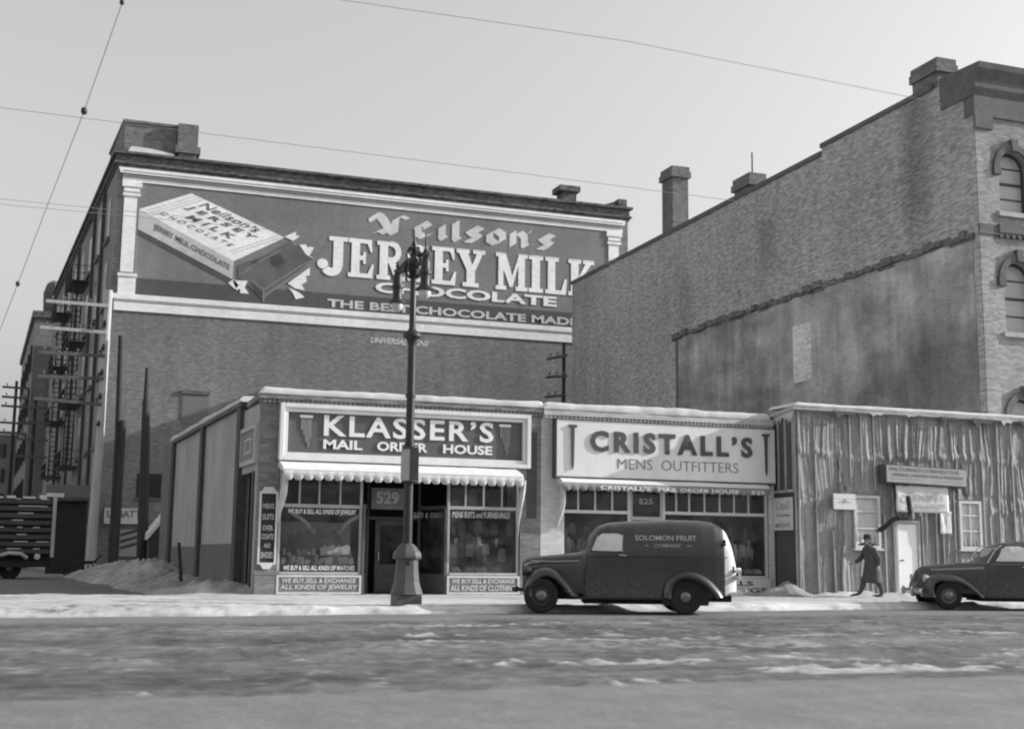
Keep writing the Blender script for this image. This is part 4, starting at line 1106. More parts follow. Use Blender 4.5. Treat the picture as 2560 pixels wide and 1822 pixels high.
# ------------------------------------------------------------------ goods in the windows
def display(name, mb, mat, label, cat, grp=None):
    o = obj(name, mb, mat); tag(o, label, cat, grp); return o
for k, (x, s, lb) in enumerate(((6.32, -1, "white globe on a curved arm, hung towards the left side of the jewelry window"), (7.02, 1, "white globe on a curved arm, hung towards the entrance side of the jewelry window"))):
    t = thing("globe_lamp", (x, F + .24, 1.75), lb, "lamp", "globes in the jewelry window")
    obj("globe", MB().ball((0, 0, 0), .105, 14), "milk glass", t, local=True, smooth=60)
    pts = [(s * (.08 + .50 * q), .02, .06 + .40 * q ** .6) for q in [i / 8 for i in range(9)]]
    obj("arm", MB().tube(pts, .05, 8), "goods white", t, local=True, smooth=60)
b = MB(); b.box(5.5, 7.45, F + .3, F + 1.0, .12, .68); b.prism([(.3, .68), (.3, .9), (.75, 1.25), (.8, .68)], 5.5, 7.45, lambda a, c, d: (d, F + a, c))
b.box(5.5, 7.45, F + .85, F + .9, 1.25, 2.0)
display("display_stand", b, "display back", "stepped display stand behind the jewelry shop window", "display stand")
rr = random.Random(11)
for k in range(44):
    x = 5.5 + .042 * k + rr.uniform(-.02, .02); h = rr.uniform(.07, .2); w_ = rr.uniform(.07, .15)
    row = k % 3; y = F + .16 + .17 * row; z = .70 + .19 * row + (.05 if row else .2)
    b = MB(); a_ = rr.uniform(-.2, .2)
    b.prism([(x, z), (x + w_, z + a_ * .1), (x + w_ - .01, z + h), (x + .01, z + h * .96)], y, y + .03)
    b.prism([(x + w_ * .3, z), (x + w_ * .7, z), (x + w_ * .5, z + h * .5)], y + .03, y + .1)
    o = display("price_card", b, ("goods white", "goods mid", "goods white", "interior mid", "shop frame light")[k % 5], "small propped show card among the goods in the jewelry window", "show card", "show cards in the jewelry window")
for k in range(4):
    x = 6.55 + .2 * k; z = 1.12 + .03 * (k % 2)
    b = MB(); b.prism([(x, z), (x + .19, z + .02), (x + .21, z + .2), (x + .12, z + .27), (x - .01, z + .2)], F + .3 + .03 * k, F + .36 + .03 * k)
    display("white_parcel", b, "goods white", "crumpled white parcel in a heap on the jewelry window stand", "parcel", "white parcels heaped in the jewelry window")
def mannequin(x, y, z, h, mat, label):
    t = thing("mannequin", (x, y, z), label, "mannequin", "dressed mannequins in the shop windows")
    b = MB(); b.lathe([(.05, 0), (.13, .02), (.14, .10 * h), (.15, .3 * h), (.19, .55 * h), (.2, .66 * h), (.14, .74 * h), (.055, .78 * h), (.05, .82 * h)], (0, 0, 0), n=14, sq=2.3)
    for s in (-1, 1): b.tube([(s * .19, 0, .68 * h), (s * .25, -.02, .5 * h), (s * .24, -.06, .28 * h)], [.06, .05, .04], 8)
    obj("suit", b, mat, t, local=True, smooth=60)
    b = MB(); b.lathe([(.05, .8 * h), (.075, .85 * h), (.085, .91 * h), (.07, .97 * h), (.03, 1.0 * h)], (0, 0, 0), n=12); obj("head", b, "skin", t, local=True, smooth=60)
    b = MB(); b.prism([(-.05, .74 * h), (.05, .74 * h), (0, .52 * h)], -.215, -.2); obj("shirt_front", b, "goods white", t, local=True)
mannequin(10.35, F + .8, .75, 1.2, "goods dark", "dark suited dummy at the entrance side of the clothing window")
mannequin(10.98, F + .7, .72, 1.3, "interior mid", "grey suited dummy in the middle of the clothing window")
mannequin(11.55, F + .85, .75, 1.2, "goods dark", "dark suited dummy at the pier side of the clothing window")
mannequin(13.62, F + .6, .8, 1.2, "goods mid", "pale coated dummy next to the painted pier, behind the van's bonnet")
mannequin(14.25, F + .65, .8, 1.25, "goods mid", "pale coated dummy seen above the van's cab")
mannequin(18.35, F + .7, .75, 1.3, "goods dark", "dark suited dummy in the painted shop window, just behind the van's tail")
mannequin(18.95, F + .6, .72, 1.15, "goods mid", "light suited dummy in the painted shop window between the van and the shack")
mannequin(19.5, F + .75, .75, 1.3, "interior mid", "dummy at the shack end of the painted shop window")
for k in range(16):
    x = (10.1 + .24 * k) if k < 8 else (13.45 + .22 * (k - 8)) if k < 12 else (18.25 + .42 * (k - 12)); z = rr.uniform(1.55, 1.85) if k % 2 else rr.uniform(1.0, 1.25); h = rr.uniform(.22, .36)
    b = MB(); a_ = rr.uniform(-.03, .03)
    b.prism([(x, z), (x + .2, z + a_), (x + .2, z + h), (x + .13, z + h + .04), (x + .1, z + h), (x + .07, z + h + .04), (x, z + h + a_)], F + .3 + .02 * k % .2, F + .34 + .02 * k % .2)
    display("hung_shirt", b, ("goods mid", "interior mid", "shop frame", "interior mid")[k % 4], "shirt hung flat behind the glass of a clothing window", "shirt", "shirts hung in the clothing windows")
for k, (x, m) in enumerate(((10.15, "goods white"), (10.5, "goods mid"), (10.9, "goods mid"), (11.3, "interior mid"), (18.6, "goods white"), (19.15, "goods mid"), (19.5, "goods white"))):
    b = MB(); b.prism([(x, .72), (x + .26, .72), (x + .24, .80), (x + .15, .86), (x + .03, .82)], F + .22, F + .5)
    display("folded_shirt", b, m, "folded shirt laid on the sill of a clothing window", "shirt", "folded shirts in the shop windows")

# ================================================================== SHACK
SF = 31.9
sk = thing("wooden_shack", (25, SF, 0), "temporary construction shack covered in wrinkled tar paper, in front of the tall brick block", "shack")
xs = np.concatenate([np.arange(20.15, 29.2, .013), np.arange(29.2, 36, .04)]); zs = np.linspace(.05, 5.5, 120)
Xg, Zg = np.meshgrid(xs, zs, indexing='ij')
dens_ = sstep(22.3, 23.2, Xg)
warp = .55 * (fbm(Zg * .7, Xg * .3, 3, 5) - .5) + .24 * (fbm(Zg * 2.0, Xg * .8, 3, 15) - .5)
u = (Xg + warp)
def crease(a, b_, seed): return np.abs(2 * vnoise(a, b_, seed) - 1)
zlow = sstep(2.7, 2.2, Zg) if False else 1 - sstep(2.2, 2.9, Zg)
def h01(a, s):
    n = (np.floor(a).astype(np.int64) * 374761393 + s * 668265263) & 0xffffffff
    n = ((n ^ (n >> 13)) * 1274126177) & 0xffffffff
    return ((n ^ (n >> 16)) & 0xffff) / 65535.0
def pleat(ph, s, rise=.2):
    t_ = ph - np.floor(ph); r1 = h01(ph, s); r2 = h01(ph, s + 5)
    t_ = np.where(r2 < .18, 1 - t_, t_)
    return np.where(t_ < rise, t_ / rise, (1 - t_) / (1 - rise)) * (.25 + .95 * r1)
def course(s, ztop):
    tilt = .5 * (vnoise(Xg * .9, Xg * 0, s + 1) - .5) + .22 * (vnoise(Xg * 3.1, Xg * 0, s + 2) - .5)
    uu = Xg + tilt * (ztop - Zg) * .5 + .10 * (fbm(Zg * 1.1, Xg * .5, 3, s + 3) - .5) + s * .37
    p1 = uu * 2.9 + 1.2 * vnoise(uu * 1.3, Zg * .12, s + 4); p2 = uu * 6.6 + 1.4 * vnoise(uu * 2.6, Zg * .25, s + 5); p3 = uu * 14 + 1.5 * vnoise(uu * 5, Zg * .5, s + 6)
    sag = .55 + .6 * np.clip((ztop - Zg) / 1.3, 0, 1)
    return (.050 * pleat(p1, s + 7, .16) * sag + .030 * pleat(p2, s + 8, .22) * (.6 + .6 * dens_) + .012 * pleat(p3, s + 9, .3))
z1_ = 4.12 + .22 * (vnoise(Xg * .8, Xg * 0, 301) - .5) + .10 * (vnoise(Xg * 4, Xg * 0, 302) - .5); z2_ = 2.72 + .35 * (vnoise(Xg * .7, Xg * 0, 303) - .5) + .10 * (vnoise(Xg * 5, Xg * 0, 304) - .5)
ma = sstep(-.05, .07, Zg - z1_); mb_ = sstep(-.05, .07, Zg - z2_)
hz = course(100, 5.5) * ma + course(140, 4.1) * (1 - ma) * mb_ + .85 * course(180, 2.7) * (1 - mb_)
hz += .020 * np.exp(-((Zg - z1_ - .10) / .09) ** 2) + .018 * np.exp(-((Zg - z2_ - .10) / .09) ** 2)
row = np.exp(-((Zg - z1_ - .22) / .20) ** 2) + .8 * np.exp(-((Zg - z2_ - .2) / .22) ** 2)
hz += .05 * row * crease(Xg * 3.4 + Zg * 1.9, Zg * 4.2 - Xg * 1.3, 21) + .03 * crease(Xg * 1.8 + Zg * 1.1, Zg * 1.9 - Xg * .7, 22) * fbm(Xg * .8, Zg * .7, 3, 33) * 1.5
hz -= .01
lap = ((Zg > 3.05 + .06 * np.sin(Xg * 2.3)) * .008)
tension = 1 - .85 * np.exp(-((Zg - 5.45) / .10) ** 2) - .6 * np.exp(-((Zg - 3.1) / .08) ** 2) * (vnoise(Xg * .7, Xg * 0, 44) > .45)
hz = hz * tension + lap
Yg = SF - .015 - hz
for (x0, x1, z0, z1) in ((22.02, 22.99, 1.44, 3.1), (25.76, 26.66, 1.46, 3.02), (23.5, 24.34, .0, 2.3)):
    m_ = (Xg > x0) & (Xg < x1) & (Zg > z0) & (Zg < z1)
    Yg = np.where(m_, SF - .012, Yg)
b = MB(); b.grid([[(float(Xg[i, j]), float(Yg[i, j]), float(Zg[i, j])) for j in range(Xg.shape[1])] for i in range(Xg.shape[0])])
obj("tar_paper", b, "tar paper", sk, smooth=50)
b = MB(); b.box(20.14, 36.0, SF + .002, 33.1, .05, 5.3); obj("wall", b, "shack board", sk)
b = MB()
for y in (31.93, 32.35, 32.75): b.box(20.09, 20.14, y, y + .05, 3.15, 5.3)
b.box(20.09, 20.14, SF, 33.0, 3.1, 3.18); b.box(20.10, 20.16, SF - .03, SF, .05, 5.5)
obj("corner_trim", b, "batten", sk)
b = MB(); b.prism([(SF - .2, 5.5), (SF - .2, 5.6), (36.5, 5.1), (36.5, 5.0)], 20.0, 36.1, lambda a, c, d: (d, a, c)); obj("roof", b, "batten", sk)
snow_cap("roof_snow", 20.02, 36.1, SF - .2, SF + 1.2, 5.60, .10, sk, 14)
b = MB()
rr = random.Random(6)
for k in range(9):
    y = SF - .1 + .12 * k; b.prism([(y, 5.48), (y + .2, 5.44), (y + .18, 5.3 - rr.uniform(0, .2)), (y + .05, 5.32)], 20.04 + .004 * k, 20.07 + .004 * k, lambda a, c, d: (d, a, c))
obj("torn_edge", b, "canvas white", sk)
for (x, w_, d) in ((21.3, .9, .22), (22.6, .5, .10), (23.9, .35, .08), (25.1, .7, .14), (26.3, .9, .30), (27.4, .5, .16), (28.1, .9, .2)):
    b = MB(); b.prism([(x, 5.52), (x + w_, 5.50), (x + w_ * .8, 5.50 - d * .5), (x + w_ * .45, 5.5 - d * .35), (x + w_ * .25, 5.5 - d)], SF - .235, SF - .215); obj("torn_flap", b, "shack board" if w_ > .6 else "canvas white", sk)
SX = lambda zx: 22.06 + (zx - 700) * .00497
SZ = lambda zy: 3.05 - (zy - 720) * .00415
for poly in ([(1470, 330), (1495, 480), (1530, 720), (1500, 690), (1455, 560), (1450, 400)], [(600, 480), (622, 560), (655, 690), (612, 640)]):
    b = MB(); b.prism([(SX(a_), SZ(c_)) for a_, c_ in poly], SF - .055, SF - .015); obj("torn_gap", b, "shack gap", sk)
bx = [20.17, 20.78, 21.35, 21.95, 22.35, 22.8, 23.1, 23.42, 24.45, 24.95, 25.2, 25.62, 26.75, 27.3, 27.9, 28.6]
for k, x in enumerate(bx):
    rr = random.Random(k + 40); z0 = .1; z1 = 5.45
    if 22.0 < x < 23.0: z0 = 3.2
    if 22.9 < x < 25.9: z1 = 3.3 if k % 2 else 2.5
    if k in (3, 4): z0 = 3.3
    if k in (1,): z1 = 4.6
    if k == 2: z1 = 2.0
    w_ = rr.uniform(.025, .05); dx = rr.uniform(-.05, .05)
    b = MB(); b.prism([(x, z0), (x + w_, z0), (x + dx + w_, z1), (x + dx, z1)], SF - .10, SF - .03); obj("batten", b, "batten", sk)
for (x0, x1, z0, z1, kind) in ((22.05, 22.95, 1.5, 3.05, 0), (25.8, 26.62, 1.52, 2.98, 1)):
    b = MB(); frame_rect(b, x0, x1, z0, z1, SF - .12, SF - .013, .085); b.box(x0 + .085, x1 - .085, SF - .1, SF - .04, z0 + (z1 - z0) * .36, z0 + (z1 - z0) * .36 + .05); b.box(x0 + .085, x1 - .085, SF - .1, SF - .04, z0 + (z1 - z0) * .68, z0 + (z1 - z0) * .68 + .05)
    b.box(x0 - .06, x1 + .06, SF - .17, SF - .013, z0 - .06, z0 - .002)
    if kind: b.box((x0 + x1) / 2 - .02, (x0 + x1) / 2 + .02, SF - .095, SF - .05, z0 + .09, z1 - .09)
    w = obj("window", b, "shack frame", sk)
    obj("pane", MB().box(x0 + .08, x1 - .08, SF - .03, SF - .02, z0 + .08, z1 - .08), "window dark", w)
    for s in ((0, .5), (.5, 1)):
        P = []
        xa, xb = x0 + .09 + (x1 - x0 - .18) * s[0], x0 + .09 + (x1 - x0 - .18) * s[1]
        for i in range(25):
            t_ = i / 24; x = xa + (xb - xa) * t_
            pull = .25 * (1 - abs(2 * (t_ if s[0] else 1 - t_) - 1))
            P.append([(x, SF - .036 - .006 * sin(14 * t_), z1 - .10), (x, SF - .04 - .008 * sin(14 * t_ + 1), (z0 + z1) / 2), (x, SF - .036 - .008 * sin(14 * t_), z0 + .10 + .12 * (1 - t_ if s[0] else t_) * (1 - kind))])
        b = MB(); b.grid(P); obj("curtain", b, "curtain", w, smooth=60)
b = MB(); b.box(23.56, 24.28, SF - .05, SF - .013, .12, 2.24); dr = obj("door", b, "white paint", sk, bevel=.01)
b = MB(); b.box(23.48, 23.56, SF - .09, SF - .013, .1, 2.34); b.box(24.28, 24.36, SF - .09, SF - .013, .1, 2.34); b.box(23.56, 24.28, SF - .09, SF - .013, 2.25, 2.34); obj("door_frame", b, "batten", dr)
obj("handle", MB().tube([(23.64, SF - .1, 1.15), (23.64, SF - .05, 1.15), (23.74, SF - .1, 1.17)], .018, 6), "iron", dr)
b = MB(); b.tube([(22.9, SF - .02, 2.02), (22.98, SF - .25, 2.12), (23.12, SF - .42, 2.32), (23.3, SF - .46, 2.40), (23.62, SF - .5, 2.42), (23.70, SF - .5, 2.46), (23.72, SF - .5, 2.58), (23.66, SF - .5, 3.05)], .075, 12)
for p_ in ((23.3, 2.40), (23.5, 2.415)): b.lathe([(.084, -.015), (.084, .015)], (p_[0], SF - .48, p_[1]), 'x', 12)
b.lathe([(.084, -.02), (.084, .02)], (23.685, SF - .5, 2.8), 'z', 12)
obj("stove_pipe", b, "iron", sk, smooth=40)
# boards and notices on the shack
sg = thing("contractor_sign", (24.4, SF, 3.4), "boxed grey MACDONALD CONSTRUCTOR board mounted over the shack door", "sign")
b = MB(); b.prism([(22.98, 3.43), (25.88, 3.35), (25.88, 3.92), (22.98, 3.98)], SF - .40, SF - .02); obj("box", b, "shack board", sg)
b = MB(); b.prism([(23.0, 3.46), (25.86, 3.39), (25.86, 3.89), (23.0, 3.95)], SF - .415, SF - .40); pn = obj("panel", b, "paper sign", sg)
mp_ = lambda x0, x1, z0, z1: (lambda s, t, q: (x0 + s * (x1 - x0), SF - .417 - .006 * q, z0 + t * (z1 - z0) - .022 * (x0 + s * (x1 - x0) - 23)))
t = MB(); text_box(t, "MACDONALD CONSTRUCTOR", 0, 0, 0, 0, 0, mp=mp_(23.1, 25.6, 3.80, 3.91), bold=.0, shear=.2); text_box(t, "GENERAL CONTRACTORS & ENGINEERS", 0, 0, 0, 0, 0, mp=mp_(23.2, 25.75, 3.65, 3.735), bold=.01, shear=.2)
obj("lettering", t, "sign letter mid", pn)
b = MB(); b.prism([(23.12, 3.56), (24.2, 3.54), (24.2, 3.57), (23.12, 3.59)], SF - .42, SF - .416); b.prism([(24.7, 3.52), (25.75, 3.49), (25.75, 3.52), (24.7, 3.55)], SF - .42, SF - .416); obj("rule", b, "faded ink", pn)
def sheet(name, x0, x1, z0, z1, y, mat, amp, seed, label, cat, scal=0):
    P = []
    for i in range(31):
        x = x0 + (x1 - x0) * i / 30; row = []
        for j in range(13):
            tt = j / 12; z = z1 + (z0 - z1) * tt + (.04 * float(vnoise(i * .35, seed, seed)) * (1 - tt) if scal else .02 * float(vnoise(i * .2, seed, seed)))
            row.append((x + .02 * float(vnoise(j * .4, seed + 1, seed)), y - amp * float(fbm(i * .16, j * .22, 3, seed)), z))
        P.append(row)
    b = MB(); b.grid(P); o = obj(name, b, mat, smooth=60); tag(o, label, cat)
    sm = o.modifiers.new("thickness", 'SOLIDIFY'); sm.thickness = .01
    return o
bn = sheet("cloth_banner", 23.38, 25.26, 2.58, 3.36, SF - .26, "paper", .05, 4, "white cloth banner lettered Cristall's, hung under the contractor board", "banner", 1)
t = MB(); text_box(t, "Cristall's", 23.75, 25.05, 2.95, 3.2, SF - .335, .006, .0, .2); text_box(t, "MENS OUTFITTERS", 24.0, 25.1, 2.72, 2.84, SF - .335, .006, 0)
obj("lettering", t, "faded ink", bn)
sheet("paper_notice", 24.98, 25.38, 1.95, 2.62, SF - .2, "paper", .05, 9, "curling white paper notice pinned between the shack door and its right window", "notice")
sg = thing("notice_board", (21.6, SF, 2.6), "white boarded notice to the left of the shack's curtained window", "sign")
b = MB()
for k in range(3): b.box(21.26, 22.0, SF - .25 + .004 * (k % 2), SF - .19, 2.62 + .152 * k, 2.768 + .152 * k)
obj("board", b, "paper", sg)
t = MB(); b = MB(); t.prism([(21.55, 2.84), (21.64, 2.93), (21.73, 2.84), (21.64, 2.80)], SF - .256, SF - .251); t.box(21.42, 21.86, SF - .255, SF - .251, 2.825, 2.84); obj("emblem", t, "faded ink", sg)
sg = thing("shop_poster", (20.1, 32.4, 2.0), "white Cristall's MENS poster on the shack's narrow end wall", "poster")
b = MB(); b.box(20.06, 20.088, 31.98, 32.98, 2.0, 2.95); obj("sheet", b, "paper", sg)
mq = lambda y0, y1, z0, z1: (lambda s, t, q: (20.058 - .005 * q, y1 + (y0 - y1) * s, z0 + t * (z1 - z0)))
t = MB(); text_box(t, "Cristall's", 0, 0, 0, 0, 0, mp=mq(32.05, 32.85, 2.6, 2.85), shear=.2); text_box(t, "MEN'S", 0, 0, 0, 0, 0, mp=mq(32.1, 32.9, 2.08, 2.22), bold=.02)
t.box(20.053, 20.059, 32.1, 32.85, 2.4, 2.46); obj("lettering", t, "faded ink", sg)

# ================================================================== SNOW HEAPS
def heap(name, xs, ys, hf, label, zb=-.03, mat="lane snow"):
    Xg, Yg = np.meshgrid(xs, ys, indexing='ij'); hz, sn_ = hf(Xg, Yg)
    o = attr_grid(name, xs, ys, hz, sn_, mat, None); tag(o, label, "snow heap"); return o
attr_mat("lane snow", [(0, .12), (.35, .26), (.65, .44), (1, .60)], (1.3, 1.3, 1.3), .9, .8, .05)
def long_bank(X, Y):
    c = 4.83 - .052 * (Y - 33)
    d = c - X
    n1 = fbm(X * .7, Y * .45, 4, 111); n2 = fbm(X * 2.2, Y * 1.3, 4, 117); n3 = fbm(X * 5, Y * 3, 3, 119)
    wdt = 1.7 + .9 * (n1 - .5) + .028 * (Y - 33)
    pk = .26 + .009 * (Y - 33) + .30 * (n1 - .45)
    prof = np.clip(1 - np.abs(d - .55) / wdt, 0, 1)
    h = pk * prof ** .8 + prof ** .6 * (.40 * np.abs(n2 - .5) + .26 * np.abs(n3 - .5))
    h = h * sstep(32.4, 34.0, Y) * (1 - sstep(62, 66, Y)) * (1 + .8 * np.exp(-((Y - 49) / 3.5) ** 2) + .5 * np.exp(-((Y - 58) / 2.0) ** 2))
    return h - .02 * (prof <= 0), .45 + .45 * (n1 - .5) + .5 * (n2 - .5) + .3 * (n3 - .5)
heap("snow_bank", np.arange(-1.2, 5.2, .10), np.arange(32.3, 67, .16), long_bank, "long ragged bank of shovelled snow along the corner shop's side wall")
def corner_heap(X, Y):
    n2 = fbm(X * 2.5, Y * 2.5, 4, 131)
    r_ = np.sqrt(((X - 19.85) / .95) ** 2 + ((Y - 32.0) / .6) ** 2)
    return .1 + np.clip(.48 * (1 - r_), -.05, 1) + .16 * (n2 - .5) * (r_ < 1.1), .42 + .5 * (n2 - .5)
heap("snow_pile", np.arange(18.8, 20.9, .05), np.arange(31.3, 32.75, .05), corner_heap, "small dirty snow pile where the painted shop meets the shack")
o = obj("leaning_post", MB().tube([(3.55, 39.0, .1), (3.42, 39.1, 1.45)], [.06, .05], 6), "wood pole"); tag(o, "short dark post stuck in the snow bank by the shop's side wall", "post")

# ================================================================== STREET LAMP
LX, LY = 6.96, 26.05
lm = thing("street_lamp", (LX, LY, .05), "dark ornamental iron street lamp with two hanging lanterns on the pavement before the corner shop", "street lamp")
b = MB(); b.lathe([(.38, -.15), (.38, .30)], (LX, LY, .05), n=4); 
b.lathe([(.365, .35), (.35, .37), (.33, .42), (.275, .60), (.245, .85), (.235, 1.08)], (LX, LY, 0), n=8)
b.lathe([(.30, 1.08), (.31, 1.14), (.29, 1.22), (.235, 1.28), (.19, 1.34), (.12, 1.40)], (LX, LY, 0), n=8)
obj("base", b, "iron base", lm, bevel=.01)
obj("bolt", MB().ball((LX - .02, LY - .24, 1.0), .04, 8), "iron", lm)
b = MB(); b.lathe([(.098, 1.40), (.094, 3.0), (.09, 4.5), (.088, 5.6), (.095, 5.72), (.15, 5.78), (.20, 5.82), (.20, 5.88), (.13, 5.93), (.072, 6.0), (.066, 7.1), (.075, 7.15), (.10, 7.2), (.12, 7.4), (.10, 7.55), (.06, 7.66)], (LX, LY, 0), n=16)
b.lathe([(.115, 4.5), (.115, 4.58)], (LX, LY, 0), n=12); b.lathe([(.112, 3.44), (.112, 3.52)], (LX, LY, 0), n=12)
obj("pole", b, "iron", lm, smooth=40)
b = MB(); b.lathe([(.06, 7.66), (.09, 7.72), (.05, 7.80), (.07, 7.86), (.03, 7.95), (.012, 8.2)], (LX, LY, 0), n=10); obj("finial", b, "iron", lm, smooth=50)
b = MB()
for a0 in range(8):
    ca, sa = cos(a0 * pi / 4), sin(a0 * pi / 4)
    b.tube([(LX + ca * r_, LY + sa * r_, z_) for r_, z_ in ((.08, 7.12), (.16, 7.2), (.21, 7.32), (.17, 7.44), (.11, 7.4), (.12, 7.34))], .026, 6)
    b.tube([(LX + ca * r_, LY + sa * r_, z_) for r_, z_ in ((.07, 7.62), (.13, 7.7), (.11, 7.8), (.07, 7.78))], .02, 6)
obj("scrollwork", b, "iron", lm, smooth=40)
for s in (-1, 1):
    b = MB()
    EX = .04 if s < 0 else -.15
    b.tube([(LX, LY, 7.25), (LX + EX * .3, LY + s * .3, 7.36), (LX + EX, LY + s * .8, 7.40), (LX + EX * 1.1, LY + s * .95, 7.46)], .045, 8)
    b.tube([(LX, LY + s * .08, 7.60), (LX + EX * .5, LY + s * .4, 7.58), (LX + EX, LY + s * .8, 7.42)], .03, 6)
    b.tube([(LX + EX * .4, LY + s * (.30 + .15 * cos(a_)), 7.46 + .10 * sin(a_)) for a_ in [k * pi / 6 for k in range(13)]], .024, 6); b.tube([(LX + EX * .7, LY + s * (.58 + .12 * cos(a_)), 7.47 + .08 * sin(a_)) for a_ in [k * pi / 6 for k in range(13)]], .022, 6)
    b.tube([(LX, LY + s * (.12 + .09 * cos(a_)), 7.30 + .09 * sin(a_)) for a_ in [k * pi / 6 for k in range(13)]], .022, 6)
    for k in range(4): b.ball((LX + .04 * (-1) ** k, LY + s * (.15 + .14 * k), 7.45 + .05 * (k % 2)), .05, 6)
    obj("arm", b, "iron", lm, smooth=40)
    b = MB(); y = LY + s * .8
    lx = LX + EX
    b.lathe([(.03, 7.42), (.075, 7.38), (.105, 7.3), (.105, 7.12), (.135, 7.10), (.135, 7.04), (.11, 7.02), (.10, 6.85), (.12, 6.78), (.20, 6.73), (.21, 6.70), (.16, 6.69)], (lx, y, 0), n=14)
    b.lathe([(.055, 7.40), (.035, 7.5), (.055, 7.54), (.025, 7.6), (.012, 7.93 if s < 0 else 7.66)], (lx, y, 0), n=8)
    lt = obj("lantern", b, "iron", lm, smooth=40)
    obj("globe", MB().lathe([(.12, 6.70), (.135, 6.64), (.11, 6.56), (.05, 6.51), (.01, 6.50)], (lx, y, 0), n=14), "milk glass", lt, smooth=60)
sg = thing("pole_sign", (LX, LY, 2.66), "folded metal sign with a pale and a dark face strapped to the lamp pole", "sign")
b = MB(); b.prism([(LX - .19, LY - .03), (LX - .035, LY - .17), (LX - .027, LY - .155), (LX - .18, LY - .015)], 2.72, 3.38, lambda a, c, d: (a, c, d)); obj("panel", b, "shop frame", sg)
b = MB(); b.prism([(LX - .03, LY - .172), (LX + .17, LY - .15), (LX + .17, LY - .13), (LX - .02, LY - .152)], 2.72, 3.38, lambda a, c, d: (a, c, d)); obj("panel", b, "tyre", sg, label="dark face")
b = MB(); b.box(LX - .19, LX + .17, LY - .12, LY - .09, 3.39, 3.43); b.box(LX - .19, LX + .17, LY - .12, LY - .09, 2.67, 2.71); obj("bracket", b, "iron", sg)

# ================================================================== POLES AND WIRES
PG = "utility poles in the lane"
def pole(pts, r, mat, label, arms=(), amat="wood arm", step=0, snowy=0):
    t = thing("utility_pole", (pts[0][0], pts[0][1], 0), label, "utility pole", PG)
    n = len(pts); rs = [r * (1 - .35 * i / (n - 1)) for i in range(n)]
    obj("pole", MB().tube(pts, rs, 10), mat, t, smooth=40)
    for i, (x0, x1, z0, z1) in enumerate(arms):
        y = pts[-1][1] - .16
        b = MB(); b.add([(x0, y - .06, z0 - .08), (x1, y - .06, z1 - .08), (x1, y - .06, z1 + .08), (x0, y - .06, z0 + .08), (x0, y + .06, z0 - .08), (x1, y + .06, z1 - .08), (x1, y + .06, z1 + .08), (x0, y + .06, z0 + .08)],
                        [(0, 1, 2, 3), (7, 6, 5, 4), (0, 4, 5, 1), (1, 5, 6, 2), (2, 6, 7, 3), (3, 7, 4, 0)])
        a = obj("cross_arm", b, "wood pole light" if i < snowy else amat, t)
        b = MB(); m_ = max(3, int(abs(x1 - x0) / .5))
        for k in range(m_):
            q = (k + .5) / m_; b.lathe([(.02, 0), (.02, .08), (.055, .1), (.06, .17), (.03, .22)], (x0 + q * (x1 - x0), y, z0 + q * (z1 - z0) + .08), n=7)
        obj("insulator", b, "wood arm", a)
    for k in range(step):
        pass
    return t
Y1 = 66.0
pole([(1.6, Y1, .0), (1.62, Y1, 2.9), (1.70, Y1, 7.0), (1.72, Y1, 14.25)], .27, "wood pole light", "pale weathered pole with a ladder of long side arms reaching over the lane",
     [(-1.25, 1.72, 13.44, 13.42), (-1.43, 1.74, 12.10, 12.05), (-1.45, 1.7, 10.85, 10.85), (-1.4, 1.7, 9.65, 9.7), (-1.5, 1.68, 8.55, 8.4)], snowy=2)
# short arms at right angles
o = [c for c in bpy.data.objects if c.get("label", "").startswith("pale weathered pole")][0]
for z in (12.4, 11.2, 9.95, 8.75, 7.4):
    obj("cross_arm", MB().box(1.5, 1.64, 64.6, 67.4, z - .07, z + .07), "wood pole", o)
pole([(2.58, 65.6, 0), (2.55, 65.6, 6.2), (2.40, 65.6, 11.9)], .20, "wood pole", "bare dark pole beside the pale pole, against the warehouse corner")
b = MB(); b.tube([(2.72, 65.4, 0), (2.74, 65.4, 7.6)], [.17, .15], 8); obj("splint", b, "wood pole", bpy.data.objects["utility_pole.001"], smooth=40)
pole([(3.80, 62, 0), (3.66, 62, 5.8), (3.58, 62, 8.3)], .27, "wood pole", "thick dark pole nearest the shop, tapered to a thin tip")
b = MB(); b.tube([(3.58, 62, 8.2), (3.55, 62, 9.85)], [.13, .09], 8); obj("tip", b, "wood pole", bpy.data.objects["utility_pole.002"], smooth=40)
pole([(28.02, 69.6, 0), (28.05, 69.6, 13.9)], .15, "wood pole", "dark pole with three short arms seen in the gap between warehouse and tall brick block",
     [(26.9, 28.2, 12.8, 13.1), (26.85, 28.2, 11.7, 11.85), (26.8, 28.1, 10.5, 10.7)])
for i, (x, y, h, lb, az) in enumerate(((-3.55, 100, 13.6, "far pole with many wide cross arms at the edge of the sky", (13.08, 12.35, 11.68, 10.45, 9.7)), (-1.9, 88, 11.0, "dark pole with cross arms before the warehouse's lane side", (10.4, 9.4, 8.3, 7.2)))):
    pole([(x, y, 0), (x, y, h)], .16, "wood pole", lb, [(x - .95, x + .95, z + .02, z - .02) for z in az])
WG = "overhead wires across the sky"
def wire(pts, r, label, sag=.0):
    P = []
    for (a, c) in zip(pts, pts[1:]):
        for k in range(12): P.append(tuple(a[i] + (c[i] - a[i]) * k / 12 - (sag * sin(pi * k / 12) if i == 2 else 0) for i in range(3)))
    P.append(pts[-1]); o = obj("overhead_wire", MB().tube(P, r, 5), "wire"); tag(o, label, "wire", WG); return o
